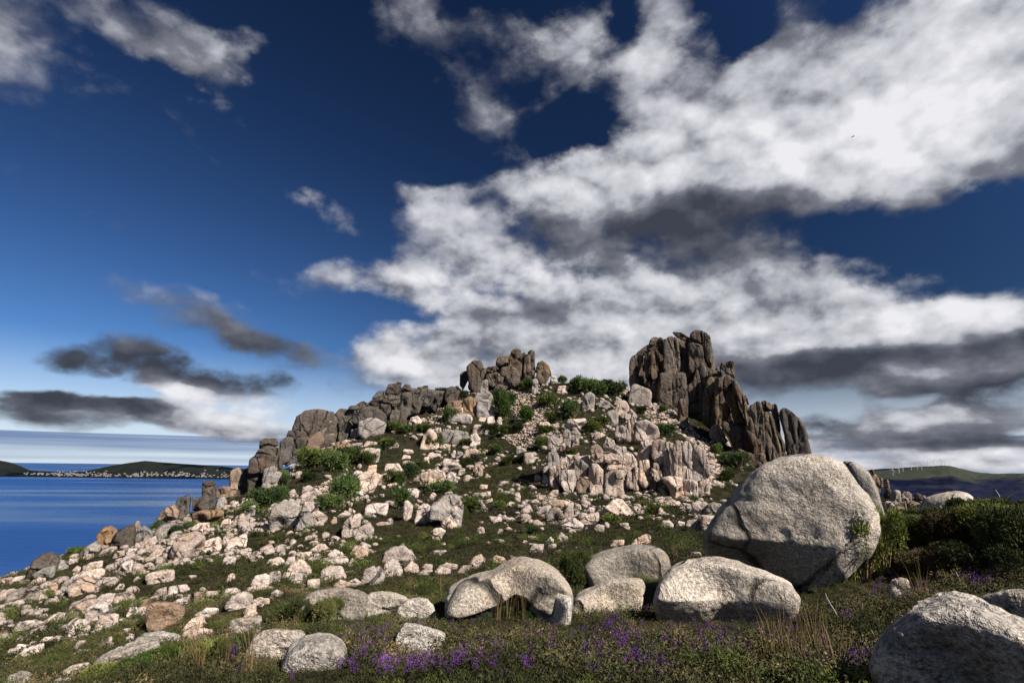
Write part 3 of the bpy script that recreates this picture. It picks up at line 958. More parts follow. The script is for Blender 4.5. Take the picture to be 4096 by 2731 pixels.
ORD = ['leftmost', 'second from left', 'third from left', 'fourth from left', 'fifth from left', 'sixth from left',
       'seventh from left', 'eighth from left', 'ninth from left', 'tenth from left', 'eleventh from left', 'twelfth from left',
       'thirteenth from left', 'fourteenth from left', 'fifteenth from left', 'sixteenth from left', 'seventeenth from left']
TONEW = {'near': 'speckled', 'pale': 'pale', 'grey': 'grey', 'brown': 'rust brown', 'dark': 'dark', 'tower': 'brown', 'cliff': 'pale'}
def boulders(where, crop, lines, tone='pale', group=None, cat='boulder', **kw):
    """loose boulders, each a thing of its own; a line may end in '| label'"""
    items = []
    for ln in lines.strip().splitlines():
        ln = ln.strip()
        if not ln:
            continue
        lab = None
        if '|' in ln:
            ln, lab = [t.strip() for t in ln.split('|')]
        tn, opts = tone, {}
        if ':' in ln:
            head, ln = ln.split(':', 1)
            for t in head.split():
                if t in MR:
                    tn = t
                elif t.startswith('t'):
                    opts['tf'] = float(t[1:])
                elif t.startswith('d'):
                    opts['dist'] = float(t[1:])
                elif t.startswith('s'):
                    opts['sink'] = float(t[1:])
        items.append([parse_poly(ln, crop), tn, lab, opts])
    auto = sorted([it for it in items if not it[2]], key=lambda it: it[0][:, 0].mean())
    for i, it in enumerate(auto):
        P = it[0]
        w, h = np.ptp(P[:, 0]), np.ptp(P[:, 1])
        shp = 'upright' if h > 1.15 * w else 'flat' if w > 2.1 * h else 'rounded' if len(P) > 5 else 'angular'
        one = ORD[i] if len(auto) > 1 else ''
        it[2] = f"{TONEW[it[1]]} {shp} rock, {one} {where}".replace(',  ', ', ').replace('  ', ' ')
    for P, tn, lab, opts in items:
        nm = 'boulder' if np.ptp(P[:, 0]) > 60 else 'stone'
        o, D, ext, Wv = place_rock(nm, P, tn, seed(), **{'hull': True, **kw, **opts})
        tag(o, lab, cat if nm == 'boulder' else 'stone', group or 'granite boulders on the hillside')
        foot(Wv)
# ------------------------------------------------------------------ the rock formations on the hill
tor('rock_tower', 'tall brown crag of vertical granite pillars crowning the right of the hill', 'T',
    [(-100, 1010), (250, 1060), (620, 1190), (1000, 1230), (1400, 1350), (1600, 1420)], '''
o0.6 c3.5: 300,900 330,560 560,360 800,290 1000,260 1200,300 1400,240 1540,420 1600,700 1650,1300 1200,1330 700,1180 420,1000
265,830 265,640 285,530 340,480 475,475 490,540 430,680 410,760 420,960 300,940
500,700 495,520 600,400 605,560 580,700 560,860 530,830
o-.4: 590,700 600,440 650,400 690,640 705,830 620,850
660,500 660,390 700,375 750,560 755,760 710,740
475,440 490,405 560,395 605,400 530,490
o.5: 530,390 545,330 610,320 670,330 690,370 600,390
o.5: 565,320 580,250 630,195 700,188 780,210 805,250 790,300 680,325
o.4: 670,370 680,315 790,285 805,390 780,465 720,410
o-1: 795,700 800,500 800,330 830,240 900,185 960,200 1010,210 1030,300 1050,480 1060,600 1040,745 900,790
o-1.5: 705,1200 720,960 780,790 900,745 1040,765 1140,775 1155,960 1185,1240 1000,1255 860,1215
o-1.8: 730,840 745,760 780,735 800,800 810,870 760,880
o-.6: 1050,710 1085,540 1115,535 1132,640 1132,735
1010,290 1040,250 1080,310 1085,420 1050,490
o-.8: 1190,700 1190,320 1230,285 1290,300 1400,330 1430,480 1390,670 1290,710 1240,770
o-1: 1178,840 1172,680 1280,675 1300,760 1250,860
o-.6: 1180,1200 1182,960 1290,870 1310,640 1340,600 1370,900 1330,1290 1230,1300
o-.4: 1310,1280 1360,900 1350,620 1430,570 1485,760 1485,1000 1420,1200 1395,1400
o1: 1210,230 1230,150 1300,100 1430,130 1530,200 1550,330 1568,610 1480,630 1440,480 1400,320 1260,265
1130,300 1150,260 1240,248 1255,290 1195,330 1190,430 1150,400
o-.5: 480,970 520,890 580,875 622,900 622,1060 560,1040
o-.7: 620,1180 612,900 690,880 722,960 712,1195
o-1.9: 975,1170 1000,1050 1120,980 1172,1000 1185,1260 1060,1200
''', lean=0.10, flute=0.28, planes=10, cracks=5, p=13)
tor('leaning_slab', 'thin pointed slab leaning across the very top of the brown crag', 'T', [(1000, 1230), (1300, 1300)],
    't.5: 925,108 1000,112 1080,120 1200,190 1225,232 1150,252 1080,225 1000,182', lean=0.10, cat='rock')
tor('pillar_buttress', 'brown fluted buttress of slanting pillars stepping down right of the crag', 'U',
    [(-20, 700), (160, 790), (400, 1000), (700, 1290), (900, 1300), (1150, 1240)], '''
o0.8 c3: 180,700 260,330 420,280 540,360 640,600 780,780 900,900 1000,1150 840,1260 560,1150 300,960
o0.6 c1.2: 700,900 720,690 790,640 860,690 960,720 1030,860 1085,1000 1120,1210 900,1170 800,1000
165,700 180,480 250,290 300,290 312,560 312,792 200,720
305,560 310,300 370,310 400,470 412,600 398,780 320,792
o.4: 225,330 250,250 310,195 370,190 402,250 390,300 300,290
o.5: 365,200 385,140 420,138 442,180 425,245
o.5: 428,260 438,150 460,123 525,133 542,315 500,290
o-.5: 415,560 410,380 430,290 520,268 525,400 565,560 640,740 705,990 650,950 540,905 515,640
505,410 530,280 600,445 640,515 700,690 765,900 785,970 730,1010 660,790 590,570
640,525 660,508 692,560 706,625 670,610
o-1: 395,785 400,620 430,583 480,640 520,780 535,880 460,855
cliff o-1.5: 240,1090 250,920 300,860 370,860 420,950 500,1080 470,1190 400,1210 300,1130
o-1.2: 370,870 430,795 520,880 640,900 700,980 740,1100 700,1180 560,1110 480,985
o-.6: 640,900 760,955 860,1075 880,1165 760,1180 700,1000
cliff o-1.6: 400,1200 470,1160 560,1100 640,1180 620,1290 500,1260
o-1.2: 560,1110 700,1175 880,1180 905,1280 780,1340 640,1290
grey o-1.6: 570,1200 640,1190 660,1270 600,1300
o-.5: 700,640 760,622 790,578 840,600 862,700 872,860 872,1085 800,965 740,800
o-.3: 845,690 840,585 880,568 940,600 965,640 960,690
o-.5: 868,1000 868,715 940,715 985,860 1045,1030 1085,1190 1085,1245 930,1150 890,1060
955,700 958,620 1015,608 1045,740 1066,970 1010,870
1040,1000 1060,968 1105,1050 1135,1225 1090,1245 1060,1110
pale o-1.5: 980,1255 990,1180 1050,1190 1072,1255
''', lean=0.10, flute=0.28, planes=10, cracks=5, p=13)
tor('rock_fin', 'dark pointed rock fin at the right end of the hilltop crags', 'U', [(1130, 1210), (1440, 1230)], '''
dark t.7: 1055,740 1065,670 1090,653 1170,690 1240,760 1320,870 1360,970 1390,1070 1442,1180 1442,1240 1210,1240 1130,1140 1110,950 1080,820
dark o-.5: 1130,1150 1180,1150 1212,1225 1140,1235
''', lean=0.1, flute=0.6)
tor('lower_cliff', 'pale pink cliff of upright fluted granite blocks below the brown crag', 'C4',
    [(-720, 1300), (-500, 1390), (-100, 1400), (250, 1420), (500, 1400), (800, 1430), (1060, 1420)], '''
o0.3 c2: 480,1330 500,1060 600,1000 740,1020 900,1060 1010,1110 1030,1380 800,1400
o0.3 c2: -230,1330 -210,1130 -100,1110 40,1130 240,1100 430,1090 490,1200 480,1360 100,1380 -150,1350
o1.5 c1.5: 320,1010 400,880 600,860 640,960 560,1030
o1.0 c1.2: -210,1080 -170,980 20,960 30,1040 -100,1090
310,970 320,900 370,880 395,900 400,990
400,1000 405,860 430,828 442,1000
440,990 438,830 460,806 482,850 468,1000
t.5: 465,1000 480,860 560,838 650,900 665,960 620,995
510,1100 515,1010 570,990 592,1040 582,1130 540,1155
t.6: 600,1130 605,1010 660,990 720,1010 738,1070 690,1185 640,1175
o-.5: 500,1290 503,1160 580,1150 592,1290 540,1315
o-.9: 583,1280 590,1208 642,1240 645,1295
o-.7: 613,1240 613,1178 650,1178 685,1260 650,1285
o-.5: 695,1230 695,1080 720,1058 737,1090 742,1235
o-.6: 740,1240 735,1060 765,1048 792,1275 760,1285
o-.5: 778,1250 765,1050 790,988 832,1010 842,1265 800,1295
o-.7: 840,1290 838,1030 880,998 917,1040 917,1305
o-.9: 918,1310 918,1060 970,1043 1027,1080 1052,1200 1052,1295 980,1325
o-1.1: 665,1295 740,1285 835,1290 852,1415 770,1445 730,1365
o-1.2: 855,1435 848,1308 922,1308 962,1330 962,1445
o-1.2: 958,1445 963,1320 1052,1298 1058,1415
o-.6: 398,1335 410,1240 442,1240 452,1345
o-.6: 448,1345 460,1200 492,1200 498,1345
o-.9: 638,1415 650,1363 722,1358 728,1425
grey: -216,1080 -216,990 -176,960 -126,990 -116,1040 -156,1098
grey: -176,972 -166,928 -116,928 -116,982
grey: -91,1045 -96,940 -66,906 -36,930 -36,1055
-26,1012 -26,930 14,914 46,950 26,1022
-126,1092 -116,1030 -76,1018 -71,1074
grey: -221,1185 -216,1100 -176,1083 -126,1120 -121,1185 -166,1215
-256,1300 -246,1210 -206,1198 -196,1305
o-.3: -201,1315 -201,1210 -126,1188 -121,1335 -166,1325
-116,1205 -116,1150 -66,1148 -56,1222 -96,1245
grey o-.4: -11,1240 -6,1160 44,1143 104,1200 110,1272 54,1295
o-.7: -118,1325 -108,1240 -6,1228 6,1300 -26,1378 -86,1355
brown o-.9: 4,1375 14,1288 104,1288 110,1345 64,1395
o-.6: 109,1375 112,1190 164,1178 221,1230 216,1395 164,1418 124,1405
o-1.2 t.8: 232,1385 234,1270 284,1238 376,1228 382,1405 314,1426 264,1415
o.4: 119,1135 124,1050 174,1028 226,1090 206,1135 154,1155
o.8: 112,1002 134,948 214,943 246,960 174,994
o.5: 212,1055 244,970 306,1000 318,1044 264,1064
o.3: 282,1135 284,1060 324,1043 401,1053 401,1135 334,1145
222,1175 224,1120 284,1100 396,1140 396,1185 304,1190
o-.2: 242,1225 264,1193 386,1193 386,1238
o-.2: -58,1225 -46,1160 34,1088 36,1155 -16,1238
''', lean=0.34, tone='cliff', flute=0.15, planes=10, cracks=4, p=12)
tor('summit_tor', 'brown tor of piled upright blocks on the left summit of the hill', 'C3',
    [(270, 600), (430, 640), (560, 610), (700, 570), (860, 550), (1000, 540)], '''
o0.6 c1.6: 330,540 400,450 520,440 650,400 760,360 840,400 860,520 700,560 500,580
330,490 328,430 380,378 440,383 462,430 457,505 420,575 370,565
dark: 273,545 273,490 300,463 332,463 342,520 300,565
grey o-.4: 428,625 433,540 490,523 497,605 470,635
o-.3: 478,540 478,490 560,473 622,508 605,540 530,558
o-.5: 538,592 558,560 650,528 684,570 590,614
480,460 490,430 560,418 584,440 530,472
o.4: 553,405 568,360 640,338 664,350 642,405 580,424
o.4: 653,375 680,300 710,286 752,300 747,355 700,385
638,430 660,388 710,373 762,400 752,475 690,465
o-.3: 578,500 600,438 680,428 742,460 745,545 680,555 620,505
o.3: 743,395 755,320 787,313 783,395
773,445 778,330 822,328 833,435 800,455
o.3: 795,322 830,295 862,303 863,445 835,445 828,340
863,452 880,400 920,383 972,420 993,467 930,455
868,512 878,458 960,448 983,480 942,535 890,535
o-.4: 773,502 798,458 862,453 852,502 800,524
''', lean=0.15, tone='tower', planes=5)
tor('ridge_stack', 'dark tor of stacked weathered slabs on the left ridge of the hill', 'C2',
    [(860, 880), (1000, 880), (1250, 830), (1400, 780), (1650, 700), (1850, 640)], '''
o0.6 c1.8: 900,800 1000,690 1150,600 1300,500 1450,500 1600,520 1800,540 1750,620 1400,700 1200,800 1000,850
865,695 900,658 960,663 1012,658 1012,705 950,745 880,725
o.4: 960,662 980,630 1010,638 1080,593 1132,620 1100,655 1020,664
o.5: 1148,572 1200,518 1252,513 1242,552 1170,578
o.4: 1253,535 1280,463 1340,458 1382,490 1352,545
o.6: 1330,472 1350,443 1387,450 1382,478
o.5: 1380,505 1410,458 1452,468 1464,512 1400,535
1118,625 1150,588 1260,578 1303,610 1293,645 1180,630
o.2: 1238,563 1260,538 1342,543 1354,578 1290,594
1198,685 1218,618 1292,628 1304,672 1250,695
o-.3: 1368,675 1378,538 1440,528 1474,560 1454,665 1400,695
998,745 1008,688 1100,648 1200,658 1264,710 1264,765 1100,750
grey o-.6: 1038,835 1048,758 1130,733 1200,738 1264,778 1244,835 1120,866
o-.3: 1438,675 1448,598 1490,578 1544,610 1524,665
o.5: 1478,533 1510,488 1592,473 1592,508 1540,535
1498,585 1538,508 1640,508 1654,550 1604,604 1540,604
o-.2: 1608,625 1648,538 1714,538 1694,605 1650,645
o.2: 1718,565 1738,498 1790,483 1844,520 1814,585 1750,595
o-.4: 1288,725 1308,668 1372,668 1364,735 1310,765
o-.6: 1358,775 1368,728 1422,728 1434,785
grey o-.6: 983,865 988,818 1052,818 1054,875 1010,895
o-.3: 888,855 888,758 950,738 1004,790 964,855 910,885
''', lean=0.25, tone='dark', planes=5)
tor('domed_tor', 'dark domed granite outcrop on the left ridge beside the stacked slabs', 'C2',
    [(420, 1060), (560, 1060), (660, 1020), (780, 930), (900, 890)], '''
t.9: 488,875 540,790 560,720 620,680 690,663 770,668 850,688 892,760 887,885 800,895 640,885 560,875
grey o-1.2 t.7: 640,885 660,780 720,718 790,718 862,760 884,885 760,905
o-1: 478,875 498,828 560,823 604,850 572,895 500,885
o-1.2: 418,1005 428,918 480,876 532,878 543,965 500,1025 450,1035
o-1: 528,1005 543,888 632,878 643,965 612,1035
brown o-1.8: 618,1015 648,898 740,828 784,900 742,965 660,1015
o-1.6: 448,1065 468,1028 562,1028 564,1065 480,1085
''', lean=0.15, tone='dark', planes=4, p=8)
tor('stacked_tor', 'dark stack of thick slabs at the lower left end of the hill ridge', 'C2',
    [(40, 1300), (180, 1295), (300, 1290), (450, 1250)], '''
o0.6 c1.5: 190,1230 220,1080 300,990 400,980 430,1120 380,1230
o-.2: 183,1115 198,1050 260,1008 440,1028 454,1092 400,1116 200,1120
223,1035 263,978 320,953 430,958 444,1035 300,1045
o.2: 268,965 273,908 310,888 400,888 424,943 330,965
o-.6: 178,1295 178,1170 200,1148 290,1148 304,1200 272,1295
o-.3: 98,1295 133,1178 182,1168 184,1295
o-.2: 138,1185 148,1128 200,1113 244,1130 200,1156
grey o-.7: 293,1195 308,1128 380,1098 412,1118 402,1148 444,1150 434,1195 320,1206
grey o-.9: 283,1255 308,1198 402,1188 414,1244 350,1266
''', lean=0.12, tone='dark', planes=5)
tor('stone_pillar', 'lone brown standing pillar at the left foot of the stacked slabs', 'C8', [(2060, 700), (2150, 700)],
    't.9: 2063,695 2061,530 2100,498 2147,488 2168,560 2142,630 2124,695', tone='brown', flute=0.4, cat='rock')
tor('perched_stack', 'pair of dark slabs perched one on the other above the sea', 'C8', [(1800, 770), (1950, 760)], '''
1813,752 1808,690 1840,680 1937,650 1943,720 1922,748 1850,758
1810,672 1813,630 1860,611 1932,618 1932,652 1850,684
''', tone='dark', cat='rock')
tor('standing_pillar', 'slender brown pillar standing in the scree at the foot of the crag', 'T', [(1020, 1540), (1190, 1560)],
    't.8: 1035,1530 1015,1380 1028,1180 1060,1148 1140,1158 1172,1260 1184,1575 1090,1575', flute=0.8, cat='rock')
tor('layered_block', 'grey layered block with rounded stones heaped on its right side', 'C7', [(380, 230), (600, 250), (870, 200)], '''
grey: 375,150 400,70 480,13 620,8 657,50 642,110 632,190 560,222 450,242 388,200
grey o-.4: 630,190 640,88 700,68 752,130 772,212 650,264 598,212
o-.3: 738,105 800,86 852,120 884,160 800,220 760,172
o.4: 648,12 760,0 768,62 700,104 648,62
''', tone='pale', planes=7)
tor('split_outcrop', 'pale jointed outcrop of cracked blocks in the middle of the slope', 'C2', [(970, 1310), (1100, 1310), (1250, 1250), (1400, 1180)], '''
o-.3: 1043,1255 1038,1190 1100,1148 1200,1158 1234,1180 1204,1235 1130,1305 1080,1305
973,1305 978,1220 1030,1188 1052,1240 1064,1295 1000,1310
1198,1235 1208,1178 1270,1158 1294,1210 1244,1245
o.2: 1248,1135 1258,1088 1360,1083 1398,1130 1320,1145
1268,1195 1278,1138 1390,1128 1408,1150 1330,1190
o.2: 1108,1155 1128,1098 1192,1093 1184,1145
''', tone='pale', planes=6)
tor('boulder_heap', 'heap of huge pale boulders with a square front block in the mid slope', 'C7', [(1600, 180), (1800, 220), (2040, 230)], '''
1618,165 1658,58 1730,28 1768,60 1752,152 1700,184
grey: 1753,145 1768,48 1880,-32 1990,-52 2044,40 2034,135 2004,245 1840,135
o-.7: 1838,145 1843,58 1992,48 2008,152 1982,195 1870,195
o-.7: 1873,228 1920,203 1982,213 1964,248 1900,244
o-.2: 1530,130 1535,10 1570,0 1612,50 1600,120 1560,150
''', tone='pale', planes=7)
tor('mushroom_rock', 'small mushroom shaped rock with a flat round cap in the heath', 'C7', [(1760, 350), (1890, 350)], '''
o-.1: 1763,268 1800,238 1860,236 1898,262 1860,288 1790,288
1760,283 1867,288 1862,332 1820,364 1778,332
''', tone='pale', cat='rock')

# ------------------------------------------------------------------ foreground boulders
def big(lab, crop, poly, tone='near', **kw):
    o, D, ext, Wv = place_rock('boulder', parse_poly(poly, crop), tone, seed(), **{'cut': 0.97, 'veg': 0.04, 'hull': True, 'sink': 0.12, **kw})
    tag(o, lab, 'boulder', 'speckled boulders in the foreground heath')
    foot(Wv)
    return o
big('huge speckled boulder with undercut dark base right of centre', 'C5',
    '225,600 290,480 430,300 560,180 700,135 860,122 960,135 1040,175 1100,260 1180,350 1240,440 1258,520 1225,660 1080,780 950,880 880,930 760,945 660,915 540,850 380,810 218,810 212,700',
    p=8, planes=5, cut=0.95, cracks=1, rough=0.65, tf=0.9, hull=False, sink=0.05, under=(0.9, -0.15, 1))
big('tall slab split off the right side of the huge speckled boulder', 'C5',
    '1045,170 1085,147 1150,160 1240,220 1290,330 1325,440 1340,560 1270,560 1250,430 1190,310 1105,230', hull=False, p=8, tf=1.3, rough=0.6, cracks=0, planes=3, sink=0.25)
big('rounded boulder with cracked back half hidden by gorse at the right', 'V',
    '735,910 760,830 870,730 1000,680 1180,640 1300,628 1450,648 1540,688 1585,740 1560,900 1350,960 1000,985 830,975', 'near', p=4, rough=0.5, cracks=2, planes=3)
big('low broad boulder with dark left end in front of the huge boulder', 'P',
    '2623,2378 2644,2321 2695,2276 2756,2255 2822,2246 2888,2247 2950,2260 3013,2288 3075,2319 3188,2351 3185,2400 3100,2440 3000,2470 2890,2485 2790,2490 2700,2495 2635,2480',
    p=6, rough=0.6, cracks=0, planes=4, tf=0.85, under=(0.7, 0.1, 1))
big('large coarse boulder cut by the right bottom corner of the picture', 'C5',
    '1275,1390 1290,1330 1360,1280 1420,1180 1560,1070 1700,1008 1800,1012 1900,1028 1990,1080 2060,1130 2150,1240 2400,1270 2560,1400 2560,1800 1900,1900 1400,1800 1290,1500',
    p=5, rough=0.9, cracks=0, planes=2, tf=0.6, dist=4.9, sink=0)
big('smaller boulder wedged behind the corner boulder at the right edge', 'C5',
    '1930,1025 2000,1000 2130,980 2231,982 2450,1010 2560,1250 2400,1500 2100,1400 2040,1180', p=5, rough=0.8, cracks=0, dist=6.0, tf=0.6, sink=0)
hb = tor('hollowed_boulder', 'hollowed boulder with a dark cave like recess under its arched front', 'C6', [(200, 860), (600, 905), (1120, 950)], """
o0.35 t1.9: 165,770 180,728 260,660 380,620 500,600 600,540 680,495 780,480 900,500 1000,545 1080,600 1125,660 1143,750 1100,785 960,745 860,702 700,662 560,637 500,655 400,730 250,780
t1.7: 162,800 178,728 290,655 430,635 522,650 517,790 490,890 300,880 200,850
t1.7: 930,965 815,950 800,865 860,800 950,750 1040,700 1143,735 1138,860 1110,960
o0.55 t1.0: 490,930 515,840 600,800 700,812 790,850 820,950 650,975
o1.15 t0.7: 400,910 450,670 700,625 1000,680 1060,900
""", tone='near', cat='boulder', lean=0.0, p=6, planes=2, cut=0.99, cracks=0, rough=0.55)
hb['group'] = 'speckled boulders in the foreground heath'
big('long low boulder rising like a whaleback behind the forked stone', 'C6',
    '1238,500 1330,440 1500,388 1640,361 1800,373 1890,418 1925,490 1860,560 1700,600 1550,620 1400,610 1300,560', p=5, rough=0.45, cracks=0, planes=3, sink=0.2)
big('flat forked stone beside the right end of the hollowed boulder', 'C6',
    '1138,880 1178,760 1290,708 1400,690 1450,630 1560,620 1705,618 1725,645 1650,700 1600,770 1450,840 1300,885 1180,905', p=5, rough=0.5, cracks=1, planes=3, sink=0.2)
big('white stone half buried in heather beside the arching leaves', 'C5', '1355,950 1390,905 1440,890 1490,905 1505,950 1450,1015 1365,1000', rough=0.8)
big('flat white stone in the heath right of the huge boulder base', 'C5', '1005,850 1060,825 1130,795 1225,798 1210,840 1120,860 1020,865', rough=0.8)
big('white angular topped boulder, left of the pair in the near heath', 'C7',
    '155,1320 240,1178 330,1128 430,1110 560,1123 672,1123 695,1180 660,1270 440,1300 300,1340', p=6, rough=0.6, cracks=0, planes=5, sink=0.25)
big('smooth domed boulder, right of the pair in the near heath', 'C7',
    '480,1385 560,1268 680,1198 800,1170 920,1183 1005,1230 1048,1290 960,1370 770,1400 640,1410 540,1420', p=4.5, rough=0.4, cracks=0, planes=0, sink=0.25)
big('bright white boulder tapering right in the near heather', 'C7',
    '1440,1250 1478,1150 1540,1063 1620,1060 1700,1098 1800,1118 1895,1140 1800,1230 1700,1290 1620,1295 1520,1270', rough=0.7, cracks=0, sink=0.25)
big('small square stone resting behind the bright white tapering boulder', 'C7', '1560,1070 1598,1003 1688,998 1680,1075', rough=0.6, cracks=0)
big('white rounded boulder between the double hump and the hollowed boulder', 'C7',
    '1475,940 1560,858 1650,836 1735,845 1795,920 1800,980 1690,1010 1560,1040 1500,1030', rough=0.5, cracks=0, p=5)
big('left hump of the twin whaleback boulders above the dark gorse', 'C7',
    '612,900 720,808 830,773 960,758 1060,758 1150,788 1230,820 1180,930 1060,1020 960,1010 760,960', rough=0.6, cracks=1, p=5, sink=0.15)
big('right hump of the twin whaleback boulders', 'C7', '1120,900 1240,798 1340,783 1450,798 1570,852 1500,920 1300,960 1150,990', rough=0.5, cracks=1, p=5)
big('grey tilted slab at the left edge of the near heath', 'C7', '-10,1140 40,1038 150,1013 315,1008 310,1060 160,1110 50,1140', rough=0.7)
big('rounded boulder top at the lower left corner of the picture', 'C1', '5,1600 50,1525 130,1493 188,1500 200,1600', rough=0.6, cracks=0, sink=0.3)
big('low stone tip at the bottom edge beside the corner boulder top', 'C1', '280,1580 360,1533 435,1538 450,1590', rough=0.6, cracks=0, sink=0.3)
big('flat stone left of the long pale slab near the bottom left', 'C1', '365,1500 440,1458 545,1438 535,1490 420,1512', tone='near', rough=0.7)
big('long pale slab sloping up from the bottom left heath', 'C1', '555,1450 640,1398 780,1348 960,1298 975,1370 860,1400 700,1435 600,1480', rough=0.7, tf=1.2)
big('broad pale slab above the green gorse at the lower left', 'C1', '775,1350 880,1268 980,1258 1095,1278 1105,1345 1040,1385 960,1390 870,1395', rough=0.7)

# ------------------------------------------------------------------ loose boulders, cluster by cluster
boulders('in the heap at the right skyline', 'V', '''
brown: 0,345 0,290 60,293 72,350 30,366
brown: 28,610 18,400 60,348 112,390 152,470 154,590 100,610
brown: 148,545 150,440 180,418 202,440 172,536
brown: 218,568 218,480 260,443 292,470 303,580
dark: 198,690 228,598 280,568 333,610 302,700 230,708
grey: 288,805 298,690 370,608 462,618 478,805 400,845 340,795
grey: 468,685 500,638 620,633 643,680 643,780 560,748
grey: 468,785 478,700 592,738 604,785 500,808
dark: 668,725 678,668 740,653 804,690 804,748 740,728
grey: 648,795 648,718 740,718 794,770 740,806
pale: 798,760 808,688 863,698 855,750
pale: 198,840 240,778 320,788 384,850 330,908 240,870
brown: 348,915 380,848 500,788 600,768 764,808 752,846 620,858 500,898 370,926
''', 'grey', group='boulders at the right skyline')
boulders('in the chain along the seaward edge', 'C8', '''
brown: 1935,745 1938,680 2000,656 2067,663 2062,715 2000,745
dark: 1573,805 1600,768 1690,735 1713,770 1692,835 1640,886 1590,866
dark: 1718,805 1730,758 1792,758 1784,815 1740,856
dark: 1748,845 1790,768 1860,753 1943,753 1932,835 1860,886 1780,886
grey: 1928,855 1960,768 2012,748 2034,800 1980,856
brown: 1403,940 1470,858 1560,826 1604,880 1500,926 1440,950
dark: 1478,915 1530,878 1642,873 1674,945 1640,975 1520,990
brown: 1718,905 1800,878 1980,868 2008,890 1962,955 1830,990 1730,986
grey: 1378,1065 1450,1008 1560,978 1683,973 1642,1025 1540,1066 1400,1096
brown: 863,1105 900,1053 985,1016 1042,1050 1064,1110 1000,1166 940,1206 890,1176
dark: 960,1198 1010,1130 1050,1058 1120,1028 1202,1008 1224,1080 1182,1176 1100,1196
brown: 1195,1025 1225,960 1252,975 1264,1025 1225,1066
grey: 1213,1125 1230,1038 1290,1008 1373,1070 1290,1136 1230,1176
grey: 698,1265 780,1198 860,1148 904,1190 830,1236 740,1276
dark: 238,1445 290,1338 380,1273 462,1263 534,1310 512,1376 420,1376 320,1416
''', 'dark', group='boulders along the seaward edge')
boulders('in the row just inside the seaward edge', 'C8', '''
grey: 288,1445 380,1398 492,1368 494,1426 400,1466
grey: 498,1385 550,1318 612,1328 614,1385 560,1406
1228,1205 1310,1138 1404,1098 1404,1155 1300,1206
738,1415 800,1348 924,1323 904,1375 820,1416
698,1455 780,1408 910,1393 944,1410 860,1476 770,1486
1028,1435 1110,1338 1194,1318 1174,1375 1100,1416
918,1415 960,1368 1044,1343 1044,1385 980,1406
868,1275 920,1228 1024,1213 1004,1255 930,1276
718,1315 770,1268 844,1263 814,1306
998,1295 1050,1238 1124,1228 1094,1276
1118,1255 1170,1218 1234,1213 1214,1256
1283,1215 1340,1188 1384,1210 1344,1246 1288,1246
1333,1275 1400,1213 1464,1240 1394,1286
1118,1315 1160,1273 1194,1280 1174,1326
608,1350 620,1308 704,1308 694,1346
638,1415 690,1368 724,1385 684,1426
''')
boulders('in the group under the perched dark slabs', 'C8', '''
1798,1215 1840,1148 1960,1108 1993,1150 1984,1206 1850,1246
1998,1225 2060,1138 2190,1083 2218,1110 2194,1166 2080,1206
1988,1195 2000,1118 2030,1093 2054,1140 2044,1186
2053,1015 2110,938 2188,893 2188,955 2120,1016
1958,1015 2000,958 2062,943 2074,985 2010,1016
1713,1035 1780,988 1882,983 1874,1045 1830,1086 1770,1046
1868,1045 1910,993 1964,1010 1934,1056
1983,875 2010,828 2084,823 2064,866
2078,815 2100,788 2138,800 2114,836
2148,845 2170,788 2224,768 2214,816
1528,1255 1560,1148 1640,1098 1770,1058 1834,1100 1834,1176 1794,1246 1650,1236 1590,1296 | large smooth boulder with wavy fluted left end above the lower left slope
1298,1465 1330,1438 1390,1458 1480,1408 1564,1408 1564,1486 1400,1526 | pale split boulder with a snout pointing left on the lower left slope
1498,1375 1540,1328 1602,1288 1604,1336 1564,1376
1983,1345 2020,1288 2114,1288 2108,1336 2040,1356
''')
boulders('on the lower left slope nearest the sea', 'C1', '''
grey: 23,1085 40,1038 130,998 220,988 244,1020 160,1066 60,1090
408,985 460,928 540,918 584,950 520,1006 440,1026
grey: 358,995 400,948 444,928 414,1006
183,975 230,928 278,928 244,966
298,985 330,938 358,960 354,1016
38,965 90,923 154,913 124,950
593,975 640,943 674,960 620,986
514,880 500,860 570,830 620,825 600,850 560,870
690,1000 730,960 760,958 730,995
800,950 830,920 860,920 840,945
''')
boulders('in the middle of the lower left slope', 'C1', '''
393,1165 430,1088 510,1058 594,1058 564,1115 520,1156 430,1196
578,1065 620,1028 704,1018 694,1056 640,1086
683,1085 700,1028 800,1008 824,1050 774,1086 720,1096
513,1195 520,1118 600,1078 684,1090 604,1156 550,1196
398,1275 403,1220 450,1178 520,1176 549,1220 534,1266 450,1286
568,1235 610,1158 680,1143 724,1150 684,1196
538,1265 600,1218 670,1198 684,1230 610,1266
713,1285 740,1238 794,1233 774,1276
768,1155 790,1108 830,1103 844,1135 800,1166
brown: 843,1115 870,1058 944,1048 924,1096 880,1126
brown: 878,1175 900,1098 940,1078 1000,1108 1080,1088 1124,1110 1114,1196 1090,1226 940,1226 930,1186 | broad flat topped brown boulder in the middle of the lower left slope
988,1115 1080,1058 1154,1038 1144,1086 1070,1106
brown: 1133,1095 1160,1028 1210,1008 1249,1060 1204,1116
918,1045 960,998 1014,983 1014,1016 950,1050
''')
